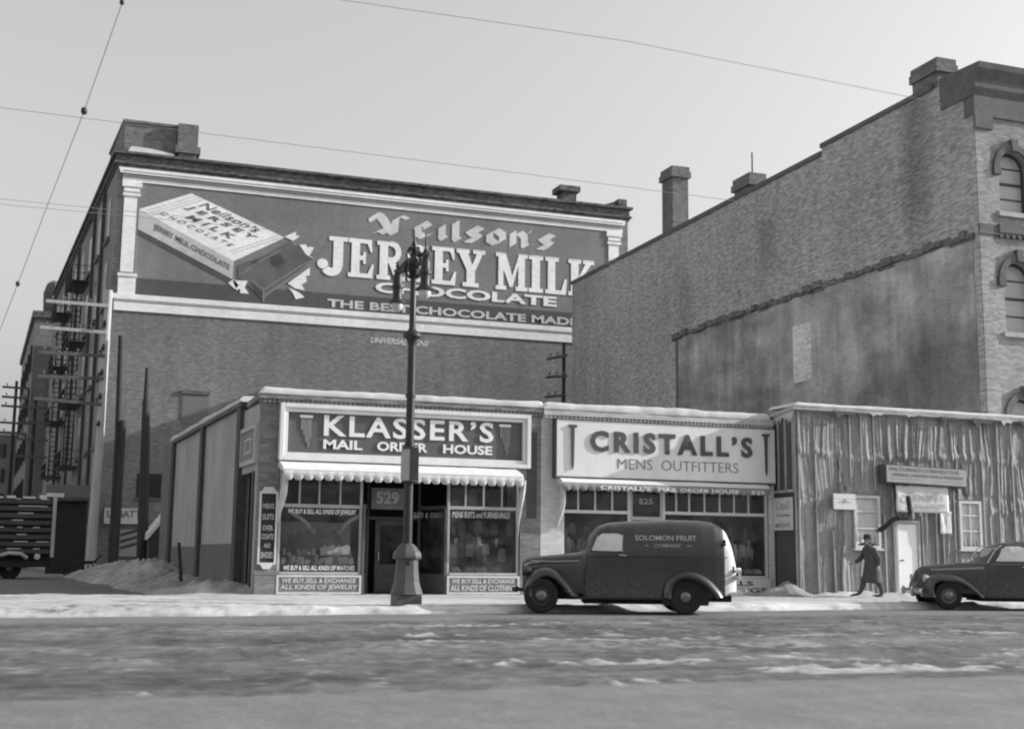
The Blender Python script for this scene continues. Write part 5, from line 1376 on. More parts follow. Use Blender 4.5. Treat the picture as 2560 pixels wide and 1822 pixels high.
wire([(-14, 18, 9.6), (3.57, 18, 9.5), (8.37, 18, 9.57), (13.83, 18, 9.37), (14.6, 18, 9.33)], .005, "thin wire crossing the top of the sky and sloping down to the tall brick block")
wire([(-30, 26, 9.95), (-1.6, 26, 9.83), (7.7, 26, 9.76), (14.44, 26, 9.69), (45, 26, 9.5)], .006, "wire running level across the sky over the warehouse parapet")
wire([(-30, 27, 8.35), (-1.5, 27, 8.24), (3.55, 27, 8.24), (45, 27, 8.0)], .005, "upper of two close wires crossing the painted chocolate bar")
wire([(-30, 27, 8.2), (-1.5, 27, 8.13), (3.55, 27, 8.14), (45, 27, 7.9)], .005, "lower of two close wires crossing the painted chocolate bar")
sp = thing("span_wire", (0, 19, 7.6), "slanting guy wire with small dark insulators in the left of the sky", "wire")
obj("strand", MB().tube([(.62, 16, 8.95), (.4, 17, 8.55), (-.01, 19, 7.6), (-.55, 21.4, 6.5), (-.91, 23, 5.72), (-1.19, 24, 5.06), (-2.2, 27, 3.2)], .006, 5), "wire", sp)
for (x, y, z, r_) in ((.385, 17.05, 8.53, .035), (-.01, 19, 7.6, .05), (-.91, 23, 5.72, .04)):
    b = MB(); b.ball((x, y, z), r_, 8, 1.2); obj("insulator", b, "iron", sp, smooth=60)

# ================================================================== VEHICLES
def wheel(parent, x, y, r, w, side, hub="wheel"):
    c = (x, y, r)
    b = MB()
    prof = [(r * .55, -w * .42), (r * .80, -w * .5), (r * .93, -w * .46), (r * .99, -w * .28), (r, 0), (r * .99, w * .28), (r * .93, w * .46), (r * .80, w * .5), (r * .55, w * .42)]
    b.lathe(prof, c, 'y', 32, caps=False)
    for k in range(1, 3): pass
    t = obj("wheel", b, "tyre", parent, local=True, smooth=40)
    b = MB(); s = side
    b.lathe([(r * .60, s * w * .30), (r * .58, s * w * .44), (r * .52, s * w * .36), (r * .40, s * w * .30), (r * .33, s * w * .40), (r * .30, s * w * .44)], c, 'y', 24, caps=False)
    b.lathe([(r * .60, -s * w * .3), (.01, -s * w * .3)], c, 'y', 24, caps=False)
    obj("rim", b, hub, t, local=True, smooth=50)
    obj("hub_cap", MB().lathe([(r * .30, s * w * .44), (r * .28, s * w * .50), (r * .2, s * w * .56), (.01, s * w * .58)], c, 'y', 20, caps=False), "hub metal", t, local=True, smooth=60)
    return t

def skin_pane(b, pts, ctr, fn, s, off, rings=6):
    """a pane that follows the curved side of a body"""
    P = []
    n = len(pts)
    loop = []
    for i in range(n):
        for j in range(4):
            t_ = j / 4; p, q_ = pts[i], pts[(i + 1) % n]; loop.append((p[0] + (q_[0] - p[0]) * t_, p[1] + (q_[1] - p[1]) * t_))
    for k in range(rings + 1):
        f_ = 1 - k / rings
        row = []
        for (x, z) in loop + loop[:1]:
            xx, zz = ctr[0] + (x - ctr[0]) * f_, ctr[1] + (z - ctr[1]) * f_; row.append((xx, s * (fn(xx, zz) + off), zz))
        P.append(row)
    b.grid(P); return b

def section(x, zb, zt, w, zs, n=5.0, m=20, wb=None, crown=2.6):
    """closed body cross-section at x: sides up to zs, then a superellipse roof to zt"""
    wb = w if wb is None else wb
    P = [(x, -wb, zb), (x, -(wb + w) / 2 - .006, (zb + zs) / 2), (x, -w, zs)]
    for k in range(1, m):
        t_ = pi - pi * k / m
        ca, sa = cos(t_), sin(t_)
        P.append((x, w * math.copysign(abs(ca) ** (2 / n), ca), zs + (zt - zs) * abs(sa) ** (2 / crown)))
    P += [(x, w, zs), (x, (wb + w) / 2 + .006, (zb + zs) / 2), (x, wb, zb)]
    return P

def interp(tab, x):
    for (a, c) in zip(tab, tab[1:]):
        if a[0] <= x <= c[0]:
            t_ = (x - a[0]) / (c[0] - a[0]) if c[0] > a[0] else 0
            t_ = t_ * t_ * (3 - 2 * t_) * .35 + t_ * .65
            return [p + (q - p) * t_ for p, q in zip(a[1:], c[1:])]
    return tab[-1][1:] if x > tab[-1][0] else tab[0][1:]

def loft(tab, step=.04, n=5.0, crown=2.6):
    b = MB(); xs = []
    x = tab[0][0]
    while x < tab[-1][0] - 1e-6: xs.append(x); x += step
    xs.append(tab[-1][0]); P = []
    for x in xs:
        zb, zt, w, zs = interp(tab, x); P.append(section(x, zb, zt, w, zs, n, crown=crown))
    b.grid(P); k = len(P[0]); b.f.append(tuple(range(k))); L = len(b.v); b.f.append(tuple(range(L - k, L)))
    # floor
    for i in range(len(P) - 1): b.f.append((i * k, (i + 1) * k, (i + 1) * k + k - 1, i * k + k - 1))
    return b

def fender(path, cx, cz, y_in, y_out, drop, sgn, n=8):
    """a crowned mudguard swept along the outline 'path' (x, z), rounded over towards the outside"""
    b = MB(); P = []
    for (x, z) in path:
        dx, dz = cx - x, cz - z; L = math.hypot(dx, dz) or 1
        row = [(x + dx / L * .02, sgn * (y_in - .02), z + dz / L * .02)]
        for k in range(n + 1):
            a_ = pi / 2 * k / n; d = drop * (1 - cos(a_))
            row.append((x + dx / L * d, sgn * (y_in + (y_out - y_in) * sin(a_)), z + dz / L * d))
        row.append((x + dx / L * (drop + .05), sgn * (y_out - .012), z + dz / L * (drop + .05)))
        P.append(row)
    b.grid(P); return b

def smooth_path(pts, k=6):
    out = []
    n = len(pts)
    for i in range(n - 1):
        p0, p1, p2, p3 = pts[max(i - 1, 0)], pts[i], pts[i + 1], pts[min(i + 2, n - 1)]
        for j in range(k):
            t_ = j / k
            out.append(tuple(.5 * (2 * p1[c] + (p2[c] - p0[c]) * t_ + (2 * p0[c] - 5 * p1[c] + 4 * p2[c] - p3[c]) * t_ ** 2 + (3 * p1[c] - p0[c] - 3 * p2[c] + p3[c]) * t_ ** 3) for c in range(2)))
    out.append(pts[-1]); return out

def solid(o, th):
    m = o.modifiers.new("thickness", 'SOLIDIFY'); m.thickness = th; m.offset = -1; return o

# ---- delivery van, heading left
VA = R(-20)
van = thing("delivery_van", (9.58, 24.98, .0), "dark panel van lettered SOLOMON FRUIT COMPANY standing at the kerb", "van", rz=VA)
PT = "van paint"
y0 = .02                      # near side is y < 0; the van's centre line is set back
cy = .78
def L_(b):                    # shift from centre line to the contact point of the near front wheel
    b.v = [(p[0], p[1] + cy - .06, p[2]) for p in b.v]; return b
body = [(.86, .36, 1.26, .60, 1.14), (.93, .35, 1.32, .68, 1.15), (1.06, .34, 1.66, .74, 1.17), (1.22, .34, 1.82, .77, 1.18), (1.45, .34, 1.895, .79, 1.19), (1.95, .33, 1.94, .80, 1.19),
        (2.8, .33, 1.975, .80, 1.19), (3.35, .34, 1.965, .79, 1.19), (3.62, .36, 1.93, .765, 1.18), (3.80, .38, 1.85, .73, 1.16), (3.92, .40, 1.73, .68, 1.12), (4.0, .42, 1.56, .62, 1.06), (4.06, .44, 1.36, .56, .98), (4.11, .46, 1.12, .50, .86)]
kx_ = 3.84
bd = obj("body", L_(loft([t_ for t_ in body if t_[0] < kx_] + [(kx_, *interp(body, kx_))], .035, 3.6, 2.3)), PT, van, local=True, smooth=50)
obj("rear_panel", L_(loft([(kx_ + .002, *interp(body, kx_))] + [t_ for t_ in body if t_[0] > kx_], .03, 3.6, 2.3)), "pale paint", van, local=True, smooth=50, label="pale rear end")
hood = [(-.39, .48, 1.02, .16, .84), (-.36, .46, 1.08, .24, .88), (-.28, .44, 1.13, .31, .90), (-.1, .44, 1.165, .37, .92), (.3, .44, 1.205, .46, .95), (.7, .42, 1.25, .56, .98), (.92, .40, 1.285, .64, 1.02)]
hd = obj("bonnet", L_(loft(hood, .04, 3.0, 2.1)), PT, van, local=True, smooth=50)
b = MB()
for k in range(3): b.tube([(-.22, -.36 - .0, 1.07 - .0 * k), (.3, -.475, 1.06), (.8, -.585, 1.08)], .012, 6) if k == 0 else None
b.tube([(-.34, -.27, .98), (-.2, -.36, 1.03), (-.02, -.40, 1.045)], .018, 6)
obj("trim", L_(b), "chrome", hd, local=True)
b = MB()
for k in range(9): b.tube([(-.395 + .012 * abs(k - 4), -.16 + .04 * k, .50), (-.405 + .012 * abs(k - 4), -.16 + .04 * k, .80), (-.375 + .01 * abs(k - 4), -.14 + .035 * k, 1.0)], .009, 5)
obj("grille", L_(b), "chrome", hd, local=True)
ff = smooth_path([(-.40, .36), (-.40, .50), (-.34, .70), (-.20, .86), (.02, .955), (.2, .955), (.40, .87), (.60, .68), (.76, .46), (.84, .36)])
rf = smooth_path([(2.50, .34), (2.51, .50), (2.57, .68), (2.70, .84), (2.92, .93), (3.12, .93), (3.32, .87), (3.52, .74), (3.68, .58), (3.78, .44), (3.82, .36)])
for s in (-1, 1):
    f1 = obj("front_fender", L_(fender(ff, .1, .30, .36, .83, .17, s)), PT, van, local=True, smooth=60); solid(f1, .02)
    f2 = obj("rear_fender", L_(fender(rf, 3.0, .30, .66, .90, .15, s)), PT, van, local=True, smooth=60); solid(f2, .02)
    b = MB(); b.box(.70, 2.56, s * .62 if s > 0 else -.84, .84 if s > 0 else -.62, .30, .345); obj("running_board", L_(b), "iron", van, local=True, bevel=.01)
    b = MB(); b.lathe([(.02, .12), (.07, .09), (.10, 0), (.11, -.06), (.115, -.09), (.10, -.10), (.01, -.105)], (-.30, s * .52, .86), 'x', 14)
    h_ = obj("headlight", L_(b), PT, van, local=True, smooth=50)
    b = MB(); b.lathe([(.095, -.108), (.05, -.125), (.01, -.13)], (-.30, s * .52, .86), 'x', 14); obj("lens", L_(b), "milk glass", h_, local=True, smooth=60)
for x in (0.0, 3.0):
    for s in (-1, 1): o = wheel(van, x, cy - .06 + s * .745, .36, .17, s)
b = MB(); b.box(.9, 2.6, -.60, .60, .20, .34); b.box(-.35, .9, -.45, .45, .28, .46); b.box(2.5, 4.0, -.55, .55, .26, .40); b.tube([(0, -.66, .355), (0, .66, .355)], .05, 8); b.tube([(3.0, -.66, .355), (3.0, .66, .355)], .06, 8)
obj("chassis", L_(b), "truck dark", van, local=True)
# inner wheel arches
b = MB(); b.box(-.30, .62, -.50, .50, .40, .72); b.box(2.6, 3.6, -.60, .60, .36, .70); 
for s in (-1, 1): b.prism([(3.0 + .50 * cos(R(t_)), .36 + .50 * sin(R(t_))) for t_ in range(-20, 201, 10)], s * .79, s * .812)
obj("wheel_well", L_(b), "truck dark", van, local=True)
b = MB(); b.tube([(-.50, -.72, .47), (-.56, -.4, .47), (-.58, 0, .47), (-.56, .4, .47), (-.50, .72, .47)], .045, 8); b.tube([(-.56, -.35, .47), (-.3, -.35, .45)], .03, 6); b.tube([(-.56, .35, .47), (-.3, .35, .45)], .03, 6); obj("bumper", L_(b), "truck dark", van, local=True, smooth=40)
b = MB(); b.tube([(4.24, -.70, .50), (4.32, -.4, .50), (4.34, 0, .50), (4.32, .4, .50), (4.24, .70, .50)], .05, 8); b.tube([(4.32, -.35, .50), (3.9, -.35, .44)], .03, 6); b.tube([(4.32, .35, .50), (3.9, .35, .44)], .03, 6); obj("bumper", L_(b), "chrome", van, local=True, smooth=40)
def sidey(x, z):
    zb, zt, w, zs = interp(body, x)
    if z <= zs: return w + .004
    q = (z - zs) / (zt - zs)
    return w * max(0, 1 - q ** 2.3) ** (1 / 3.6) + .004
for s in (-1, 1):
    # cab window: pale opaque pane in place of light seen through the far glass
    pts = [(1.05, 1.30), (1.68, 1.29), (1.70, 1.62), (1.60, 1.655), (1.28, 1.655), (1.17, 1.58)]
    ctr = (1.42, 1.47)
    def ring(sc_, off): return [(ctr[0] + (p[0] - ctr[0]) * sc_, s * (sidey(*p) + off), ctr[1] + (p[1] - ctr[1]) * sc_) for p in pts]
    b = MB(); a_, c_ = ring(1.12, .0), ring(1.0, .02); b.add(a_ + c_, [(i, (i + 1) % 6, 6 + (i + 1) % 6, 6 + i) for i in range(6)])
    dr = obj("door_window", L_(b), PT, van, local=True)
    b = MB(); skin_pane(b, pts, ctr, sidey, s, .016); obj("pane", L_(b), "cab pane", dr, local=True)
    b = MB(); b.tube([(1.62, s * (sidey(1.62, 1.2) + .03), 1.21), (1.78, s * (sidey(1.78, 1.2) + .035), 1.20)], .014, 6); obj("handle", L_(b), "chrome", van, local=True)
    b = MB()
    for (p, q) in (((1.0, 1.19), (3.9, 1.185)),): b.tube([(p[0] + (q[0] - p[0]) * k / 24, s * (sidey(p[0] + (q[0] - p[0]) * k / 24, 1.18) + .003), 1.185) for k in range(25)], .009, 5)
    b.tube([(.88, s * (sidey(.9, .5) + .002), .40), (.92, s * (sidey(.95, .9) + .002), .9), (.96, s * (sidey(1.0, 1.2) + .0), 1.22)], .006, 4)
    b.tube([(1.82, s * (sidey(1.82, .5) + .002), .40), (1.82, s * (sidey(1.82, 1.1) + .002), 1.1), (1.80, s * (sidey(1.8, 1.6) + .0), 1.62)], .006, 4)
    obj("moulding", L_(b), PT, van, local=True)
    t = MB()
    def vt(body_, x0, x1, z0, z1, bold):
        def mp(u_, v_, q): 
            x = x0 + (x1 - x0) * u_ if s < 0 else x1 - (x1 - x0) * u_; z = z0 + (z1 - z0) * v_
            return (x, s * (sidey(x, z) + .004 + .003 * q), z)
        text_box(t, body_, 0, 0, 0, 0, 0, bold=bold, mp=mp)
    vt("SOLOMON FRUIT", 1.96, 3.25, 1.52, 1.63, .025); vt("COMPANY", 2.36, 2.92, 1.38, 1.45, .01)
    for (xa, xb) in ((2.16, 2.24), (3.04, 3.14)): t.add([(xa, s * (sidey(xa, 1.41) + .006), 1.405), (xb, s * (sidey(xb, 1.41) + .006), 1.405), (xb, s * (sidey(xb, 1.42) + .006), 1.42), (xa, s * (sidey(xa, 1.42) + .006), 1.42)], [(0, 1, 2, 3)])
    obj("lettering", L_(t), "shop frame", van, local=True)
    b = MB(); b.lathe([(.01, -.05), (.05, -.03), (.055, .04), (.045, .07), (.01, .075)], (4.12, s * .62, .92), 'x', 12); tl = obj("tail_lamp", L_(b), "goods white", van, local=True, smooth=50)
    obj("bracket", L_(MB().tube([(4.1, s * .62, .92), (4.05, s * .52, .86), (3.98, s * .5, .84)], .02, 6)), "iron", tl, local=True)
# windscreen
b = MB(); P = []
for k in range(9):
    y = -.52 + .13 * k; P.append([(.925 + .10 * (abs(y) / .52) ** 2, y, 1.30), (1.06 + .07 * (abs(y) / .52) ** 2, y, 1.60)])
b.grid(P); ws = obj("windscreen", L_(b), "pale pane", van, local=True, smooth=60)
obj("pillar", L_(MB().tube([(.91, 0, 1.30), (1.05, 0, 1.61)], .018, 6)), PT, ws, local=True)
b = MB(); b.box(4.10, 4.13, -.34, .34, .62, 1.2); b.box(4.02, 4.10, -.01, .01, .5, 1.5); rd = obj("rear_door", L_(b), PT, van, local=True, bevel=.01)
obj("hinge", L_(MB().box(3.80, 3.86, -.76, -.70, 1.42, 1.55).box(4.0, 4.06, -.60, -.54, .9, 1.0)), "iron", rd, local=True)
obj("licence_plate", L_(MB().box(4.17, 4.185, -.70, -.46, .74, .86)), "sign white", van, local=True)
obj("snow_crust", L_(MB().prism([(3.95, .40), (4.2, .42), (4.22, .48), (4.0, .47)], -.72, -.3)), "snow", van, local=True)

# ---- sedan cut by the picture's edge, heading left
CA = R(-20)
car = thing("parked_car", (20.45, 25.75, .0), "dark rounded saloon car with a chrome bumper, parked before the shack", "car", rz=CA)
CP = "car paint"; cy2 = .74
def K_(b): b.v = [(p[0], p[1] + cy2 - .03, p[2]) for p in b.v]; return b
cbody = [(.80, .30, 1.10, .60, .98), (1.0, .29, 1.14, .68, 1.02), (1.15, .28, 1.30, .72, 1.06), (1.32, .28, 1.53, .745, 1.08), (1.6, .28, 1.62, .765, 1.09), (2.05, .28, 1.67, .78, 1.09), (2.6, .28, 1.66, .78, 1.09), (3.0, .28, 1.58, .77, 1.08), (3.35, .30, 1.42, .73, 1.04), (3.7, .32, 1.16, .66, .94), (3.95, .36, .92, .58, .78), (4.1, .42, .72, .5, .62)]
bd = obj("body", K_(loft(cbody, .04, 3.4, 2.2)), CP, car, local=True, smooth=50)
chood = [(-.58, .42, .72, .12, .60), (-.55, .40, .86, .20, .68), (-.48, .40, .96, .27, .74), (-.36, .40, 1.03, .33, .80), (0, .40, 1.08, .42, .86), (.5, .38, 1.12, .54, .92), (.95, .36, 1.15, .66, .98)]
hd = obj("bonnet", K_(loft(chood, .04, 3.0, 2.2)), CP, car, local=True, smooth=50)
b = MB()
for k in range(26):
    x = -.26 + .046 * k; w_ = interp(chood, x)[2]; z = .945 + .055 * (x + .26)
    b.box(x, x + .030, -(w_ + .006), -(w_ - .06), z - .022, z + .022); b.box(x, x + .030, w_ - .06, w_ + .006, z - .022, z + .022)
obj("louvre", K_(b), "chrome", hd, local=True)
b = MB()
for k in range(7): b.box(-.60 + .004 * k, -.56, -.17 - .012 * k, .17 + .012 * k, .46 + .035 * k, .472 + .035 * k)
obj("grille", K_(b), "chrome", hd, local=True)
cf = smooth_path([(-.52, .28), (-.56, .44), (-.54, .62), (-.44, .78), (-.22, .87), (.05, .88), (.28, .85), (.50, .76), (.72, .58), (.90, .40), (.99, .28)])
cr = smooth_path([(2.30, .28), (2.34, .5), (2.46, .70), (2.70, .82), (2.98, .82), (3.3, .74), (3.6, .58), (3.9, .38)])
for s in (-1, 1):
    solid(obj("front_fender", K_(fender(cf, .05, .30, .32, .82, .17, s)), CP, car, local=True, smooth=60), .02)
    solid(obj("rear_fender", K_(fender(cr, 2.87, .30, .62, .88, .16, s)), CP, car, local=True, smooth=60), .02)
    b = MB(); b.box(.90, 2.36, -.82 if s < 0 else .60, -.60 if s < 0 else .82, .27, .31); obj("running_board", K_(b), "iron", car, local=True, bevel=.01)
    b = MB(); b.lathe([(.01, .12), (.06, .09), (.09, 0), (.095, -.05), (.08, -.06), (.01, -.065)], (-.44, s * .52, .74), 'x', 14); h_ = obj("headlight", K_(b), "chrome", car, local=True, smooth=50)
    obj("lens", K_(MB().lathe([(.08, -.066), (.04, -.08), (.01, -.085)], (-.44, s * .52, .74), 'x', 14)), "milk glass", h_, local=True, smooth=60)
for x in (0.0, 2.87):
    for s in (-1, 1): wheel(car, x, cy2 - .03 + s * .725, .335, .165, s, "wheel grey")
b = MB(); b.box(.9, 2.4, -.6, .6, .2, .3); b.box(-.4, .9, -.4, .4, .28, .44); b.box(2.3, 3.9, -.5, .5, .26, .4); b.box(-.3, .66, -.48, .48, .38, .62); b.box(2.5, 3.3, -.56, .56, .34, .6); b.prism([(2.87 + .46 * cos(R(t_)), .34 + .46 * sin(R(t_))) for t_ in range(-20, 201, 10)], -.80, .80); obj("chassis", K_(b), "truck dark", car, local=True)
for (x_, e) in ((-.72, -1), (4.24, 1)):
    b = MB()
    P = []
    for k in range(13):
        y = -.78 + .13 * k; xx = x_ - e * .10 * (abs(y) / .78) ** 2.2
        P.append([(xx, y, .36), (xx + e * .03, y, .385), (xx + e * .045, y, .43), (xx + e * .03, y, .475), (xx, y, .50)])
    b.grid(P); bp = obj("bumper", K_(b), "chrome", car, local=True, smooth=60); solid(bp, .012)
    for s in (-1, 1): obj("over_rider", K_(MB().tube([(x_ + e * .02, s * .36, .34), (x_ + e * .07, s * .36, .43), (x_ + e * .02, s * .36, .54)], .035, 8)), "chrome", bp, local=True, smooth=50)
def csidey(x, z):
    zb, zt, w, zs = interp(cbody, x)
    if z <= zs: return w + .004
    return w * max(0, 1 - ((z - zs) / (zt - zs)) ** 2.2) ** (1 / 3.4) + .004
for s in (-1, 1):
    for pts in ([(1.20, 1.17), (1.93, 1.17), (1.93, 1.49), (1.84, 1.535), (1.52, 1.53), (1.40, 1.46)], [(2.03, 1.17), (2.78, 1.17), (2.90, 1.30), (2.84, 1.44), (2.66, 1.52), (2.03, 1.535)]):
        ctr = (sum(p[0] for p in pts) / 6, sum(p[1] for p in pts) / 6)
        def ring(sc_, off): return [(ctr[0] + (p[0] - ctr[0]) * sc_, s * (csidey(*p) + off), ctr[1] + (p[1] - ctr[1]) * sc_) for p in pts]
        b = MB(); a_, c_ = ring(1.09, .0), ring(1.0, .02); b.add(a_ + c_, [(i, (i + 1) % 6, 6 + (i + 1) % 6, 6 + i) for i in range(6)]); dw = obj("door_window", K_(b), "wheel grey", car, local=True)
        b = MB(); skin_pane(b, pts, ctr, csidey, s, .016); obj("pane", K_(b), "cab pane", dw, local=True)
    b = MB(); b.tube([(1.0 + .1 * k, s * (csidey(1.0 + .1 * k, 1.12) + .004), 1.10) for k in range(24)], .009, 5); obj("moulding", K_(b), "chrome", car, local=True)
    b = MB(); b.tube([(1.80, s * (csidey(1.8, 1.05) + .03), 1.03), (1.95, s * (csidey(1.95, 1.05) + .03), 1.03)], .014, 6); obj("handle", K_(b), "chrome", car, local=True)
    b = MB()
    for x in (1.02, 1.98): b.tube([(x, s * (csidey(x, .5) + .002), .34), (x, s * (csidey(x, 1.0) + .002), 1.0), (x + .01, s * (csidey(x, 1.1) + .002), 1.12)], .005, 4)
    obj("door_seam", K_(b), "iron", car, local=True)
b = MB(); P = []
for k in range(9):
    y = -.54 + .135 * k; P.append([(1.05 + .10 * (abs(y) / .54) ** 2, y, 1.17), (1.27 + .07 * (abs(y) / .54) ** 2, y, 1.50)])
b.grid(P); obj("windscreen", K_(b), "pale pane", car, local=True, smooth=60)
b = MB(); b.tube([(1.02, -.66, 1.12), (1.24, -.64, 1.47), (1.40, -.62, 1.56)], .018, 6); b.tube([(1.02, .66, 1.12), (1.24, .64, 1.47), (1.40, .62, 1.56)], .018, 6); obj("pillar", K_(b), "chrome", car, local=True)

# ---- slatted truck at the far left of the lane
tr = thing("stake_truck", (-1.2, 55, 0), "tall slatted truck body with snow along its slats, at the far left of the lane", "truck")
b = MB(); b.box(-4.6, -.22, 55.1, 58, .95, 3.25); obj("box_wall", b, "truck dark", tr)
b = MB()
for k in range(8):
    z = 1.05 + .285 * k; b.box(-4.6, -.22, 54.98, 55.1, z, z + .17)
obj("slat", b, "truck slat", tr)
b = MB(); rr = random.Random(3)
for k in range(8):
    z = 1.05 + .285 * k + .17
    for j in range(5):
        x = -4.4 + .9 * j + rr.uniform(-.2, .2); L = rr.uniform(.15, .6)
        if x + L < -.3: b.box(x, x + L, 54.99, 55.06, z, z + .03)
for j in range(7): b.box(-4.5 + .62 * j, -4.5 + .62 * j + rr.uniform(.25, .6), 55.0, 55.9, 3.25, 3.25 + rr.uniform(.06, .16))
obj("snow_patch", b, "snow", tr)
b = MB(); b.box(-.24, -.10, 54.93, 55.07, .9, 3.4); b.box(-2.6, -2.48, 54.93, 54.98, .9, 3.35); obj("stake", b, "batten", tr)
b = MB(); b.box(-4.5, -.2, 55.2, 57.8, .55, .95); b.box(-4.4, -.3, 54.9, 55.1, .5, .72); obj("chassis", b, "truck dark", tr)
for x in (-3.6, -1.75): wheel(tr, x + 1.2, .45, .45, .3, -1)
obj("tail_lamp", MB().lathe([(.01, -.1), (.11, -.08), (.13, 0), (.11, .03)], (-.72, 54.9, .92), 'y', 12), "milk glass", tr, smooth=50)
obj("mudguard", MB().tube([(-2.1, 54.9, .95), (-1.8, 54.85, 1.05), (-1.35, 54.85, 1.03), (-1.1, 54.9, .86)], .08, 8), "shop frame", tr, smooth=50)
hc = thing("hand_cart", (.9, 62, 0), "low dark hand cart between the truck and the pale pole", "cart")
b = MB(); b.box(.2, 1.75, 61.6, 63.2, .62, .72); b.box(.2, .3, 61.6, 63.2, .72, 1.0); b.tube([(1.7, 62.4, .7), (2.0, 62.4, 1.0)], .04, 6); obj("bed", b, "truck dark", hc)
for x in (.55, 1.4):
    b = MB(); b.lathe([(.26, -.05), (.32, -.05), (.32, .05), (.26, .05)], (x, 61.6, .34), 'y', 16, caps=False); b.tube([(x - .3, 61.6, .34), (x + .3, 61.6, .34)], .025, 5); b.tube([(x, 61.6, .04), (x, 61.6, .64)], .025, 5); obj("wheel", b, "truck dark", hc)
bw = thing("loading_shed", (.7, 68, 0), "dark wooden loading shed against the warehouse foot behind the pale pole", "shed")
b = MB(); b.box(-.5, 1.35, 68.5, 71.5, 0, 3.7); obj("wall", b, "truck dark", bw)
b = MB(); b.prism([(68.2, 3.7), (71.6, 4.5), (71.6, 4.65), (68.2, 3.85)], -.7, 1.5, lambda a, c, d: (d, a, c)); rf_ = obj("roof", b, "truck slat", bw)
b = MB(); b.box(-.65, .2, 68.25, 69.2, 3.86, 4.05); obj("snow_patch", b, "snow", rf_)

# ================================================================== PEDESTRIAN
def skin(name, joints, edges, mat, parent, sub=2, root=0):
    """one continuous surface grown round connected joints (x, y, z, rx, ry)"""
    me = bpy.data.meshes.new(name); me.from_pydata([j[:3] for j in joints], edges, [])
    o = bpy.data.objects.new(name, me); COL.objects.link(o)
    o.modifiers.new("skin", 'SKIN'); s_ = o.modifiers.new("sub", 'SUBSURF'); s_.levels = s_.render_levels = sub
    for i, j in enumerate(joints):
        v = me.skin_vertices[0].data[i]; v.radius = (j[3], j[4] if len(j) > 4 else j[3]); v.use_root = (i == root)
    dg = bpy.context.evaluated_depsgraph_get()
    m2 = bpy.data.meshes.new_from_object(o.evaluated_get(dg)); m2.name = name
    bpy.data.objects.remove(o)
    m2.materials.clear(); m2.materials.append(M_[mat]); m2.polygons.foreach_set("use_smooth", [True] * len(m2.polygons))
    o = bpy.data.objects.new(name, m2); COL.objects.link(o); o.parent = parent; return o
# local frame: -x is the way he walks, -y towards the street
pr = thing("person", (21.98, 30.9, .12), "man in a dark hat and long dark coat striding left past the shack window", "person", rz=R(-12))
pr.scale = (1.14, 1.14, 1.0)
body_j = [(0, 0, .93, .13, .12), (-.02, 0, 1.12, .13, .14), (-.055, 0, 1.32, .14, .17), (-.075, 0, 1.43, .07, .08), (-.085, 0, 1.50, .055, .055), (-.10, 0, 1.57, .085, .075), (-.10, 0, 1.66, .075, .07),
          (-.02, -.09, .88, .085, .09), (.10, -.095, .50, .085, .08), (.20, -.10, .12, .062, .06), (.12, -.10, .04, .035, .04), (.0, -.10, .03, .03, .03),
          (-.04, .09, .88, .085, .09), (-.17, .09, .50, .082, .08), (-.30, .09, .13, .06, .06), (-.40, .09, .06, .035, .04), (-.50, .09, .075, .03, .03),
          (-.07, -.20, 1.36, .065, .065), (.06, -.25, 1.10, .052, .052), (.04, -.24, .88, .04, .04),
          (-.07, .20, 1.36, .065, .065), (-.16, .25, 1.12, .052, .052), (-.36, .22, .97, .04, .04)]
be = [(0, 1), (1, 2), (2, 3), (3, 4), (4, 5), (5, 6), (0, 7), (7, 8), (8, 9), (9, 10), (10, 11), (0, 12), (12, 13), (13, 14), (14, 15), (15, 16), (2, 17), (17, 18), (18, 19), (2, 20), (20, 21), (21, 22)]
bodyo = skin("body", body_j, be, "trousers", pr)
# coat: lofted rings from collar to hem, open stride
b = MB(); P = []
for (cx, z, rx, ry) in ((-.08, 1.47, .075, .085), (-.075, 1.43, .11, .15), (-.065, 1.38, .15, .225), (-.05, 1.28, .165, .235), (-.02, 1.10, .165, .215), (-.0, .95, .175, .215), (.0, .80, .20, .225), (-.01, .62, .235, .235), (-.03, .46, .27, .24), (-.04, .40, .265, .235)):
    P.append([(cx + rx * cos(a_) * (1 + (.05 * sin(5 * a_ + 2) if z < .9 else 0)), ry * sin(a_) * (1 + (.05 * cos(4 * a_) if z < .9 else 0)), z - (.04 * cos(a_) if z < .5 else 0)) for a_ in [2 * pi * k / 24 for k in range(25)]])
b.grid(P); ct = obj("coat", b, "coat", pr, local=True, smooth=60); solid(ct, .02)
for nm, js in (("sleeve", [(-.07, -.19, 1.37, .085), (.0, -.235, 1.22, .075), (.065, -.255, 1.08, .065), (.05, -.245, .92, .055)]), ("sleeve", [(-.07, .19, 1.37, .085), (-.12, .235, 1.23, .075), (-.17, .255, 1.11, .065), (-.33, .225, .98, .055)])):
    b = MB(); b.tube([j[:3] for j in js], [j[3] for j in js], 12); obj(nm, b, "coat", ct, local=True, smooth=60)
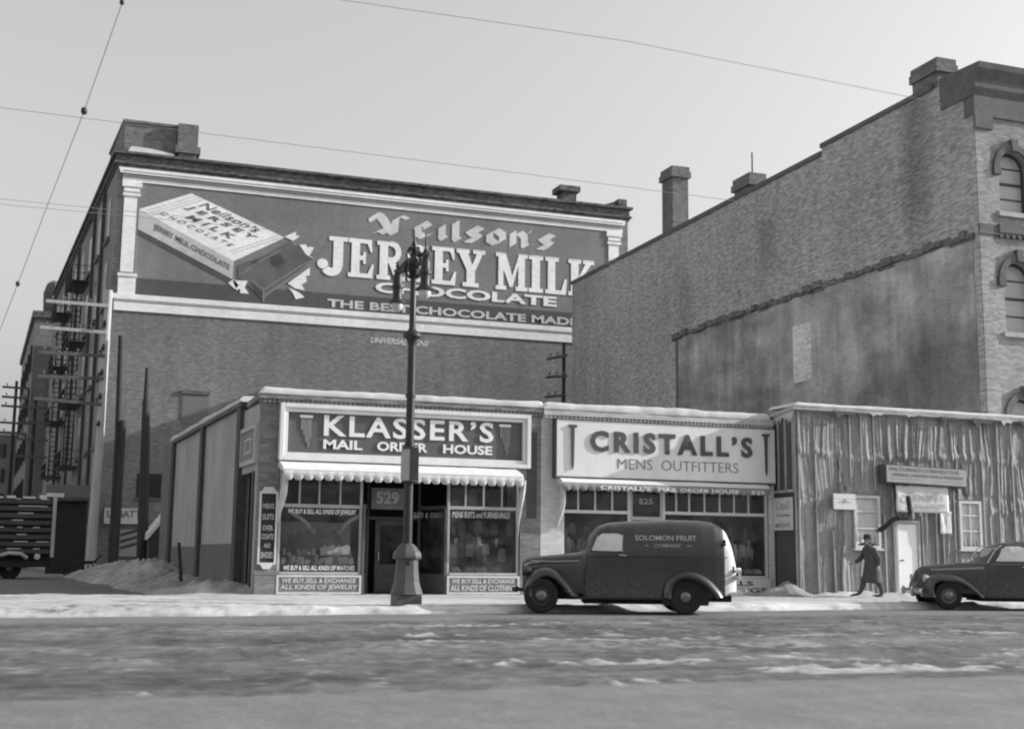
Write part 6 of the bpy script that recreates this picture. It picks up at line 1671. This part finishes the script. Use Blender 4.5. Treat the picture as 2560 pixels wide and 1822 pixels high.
# head details
b = MB(); b.lathe([(.068, 1.475), (.082, 1.52), (.088, 1.57), (.085, 1.62), (.07, 1.67), (.03, 1.70)], (-.10, 0, 0), n=16)
b.add([(-.185, -.014, 1.575), (-.185, .014, 1.575), (-.212, 0, 1.555), (-.18, 0, 1.60)], [(0, 1, 2), (0, 2, 3), (1, 3, 2)])
for s in (-1, 1): b.ball((-.09, s * .088, 1.57), .022, 8, 1.4)
hdm = obj("face", b, "skin", bodyo, local=True, smooth=60)
b = MB()
for s in (-1, 1): b.ball((-.178, s * .03, 1.593), .010, 6)
b.box(-.184, -.176, -.022, .022, 1.525, 1.531); obj("eyes_and_mouth", b, "ink", hdm, local=True)
b = MB(); b.lathe([(.088, 1.60), (.092, 1.55), (.08, 1.50)], (-.085, 0, 0), n=14); obj("hair", b, "hat", pr, local=True, smooth=60)
b = MB(); b.lathe([(.150, 1.635), (.155, 1.645), (.10, 1.655), (.098, 1.70), (.092, 1.755), (.07, 1.775), (.03, 1.762), (.005, 1.757)], (-.105, 0, 0), n=20); obj("hat", b, "hat", pr, local=True, smooth=50)
# hands: palm, four bent fingers and a thumb each
for (c, d, s) in (((.04, -.24, .87), (-.05, .0, -1), -1), ((-.37, .22, .96), (-.95, -.05, -.3), 1)):
    c = Vector(c); d = Vector(d).normalized(); sx_ = Vector((1, 0, 0)) if abs(d.x) < .5 else Vector((0, 0, 1)); sx_ = (sx_ - d * sx_.dot(d)).normalized(); nn = d.cross(sx_)
    b = MB(); b.tube([c, c + d * .045, c + d * .085], [.026, .036, .032], 8)
    for k, L in enumerate((.062, .072, .068, .054)):
        p = c + d * .085 + sx_ * (.024 - .016 * k); b.tube([p, p + d * L * .5, p + d * L * .8 + nn * .02 * s, p + d * L * .85 + nn * .04 * s], [.009, .0085, .008, .006], 6)
    p = c + d * .03 + sx_ * .03; b.tube([p, p + d * .03 + sx_ * .022, p + d * .058 + sx_ * .022 + nn * .01 * s], [.011, .010, .005], 6)
    obj("hand", b, "skin", bodyo, local=True, smooth=60)
for (c, a_) in (((.11, -.10, .045), .15), ((-.40, .09, .07), -.12)):
    P = []
    for (dx, w_, h_) in ((.10, .02, .03), (.085, .04, .06), (.04, .045, .075), (-.03, .045, .055), (-.10, .048, .042), (-.15, .04, .034), (-.175, .015, .02)):
        P.append([(c[0] + dx, c[1] + w_ * cos(t_), c[2] - .03 + a_ * dx * -1 + h_ * max(0, sin(t_)) * 1.1) for t_ in [pi * 2 * k / 12 for k in range(13)]])
    b = MB(); b.grid(P); b.f += [tuple(range(13)), tuple(range(len(b.v) - 13, len(b.v)))]; obj("shoe", b, "shoe", pr, local=True, smooth=60)
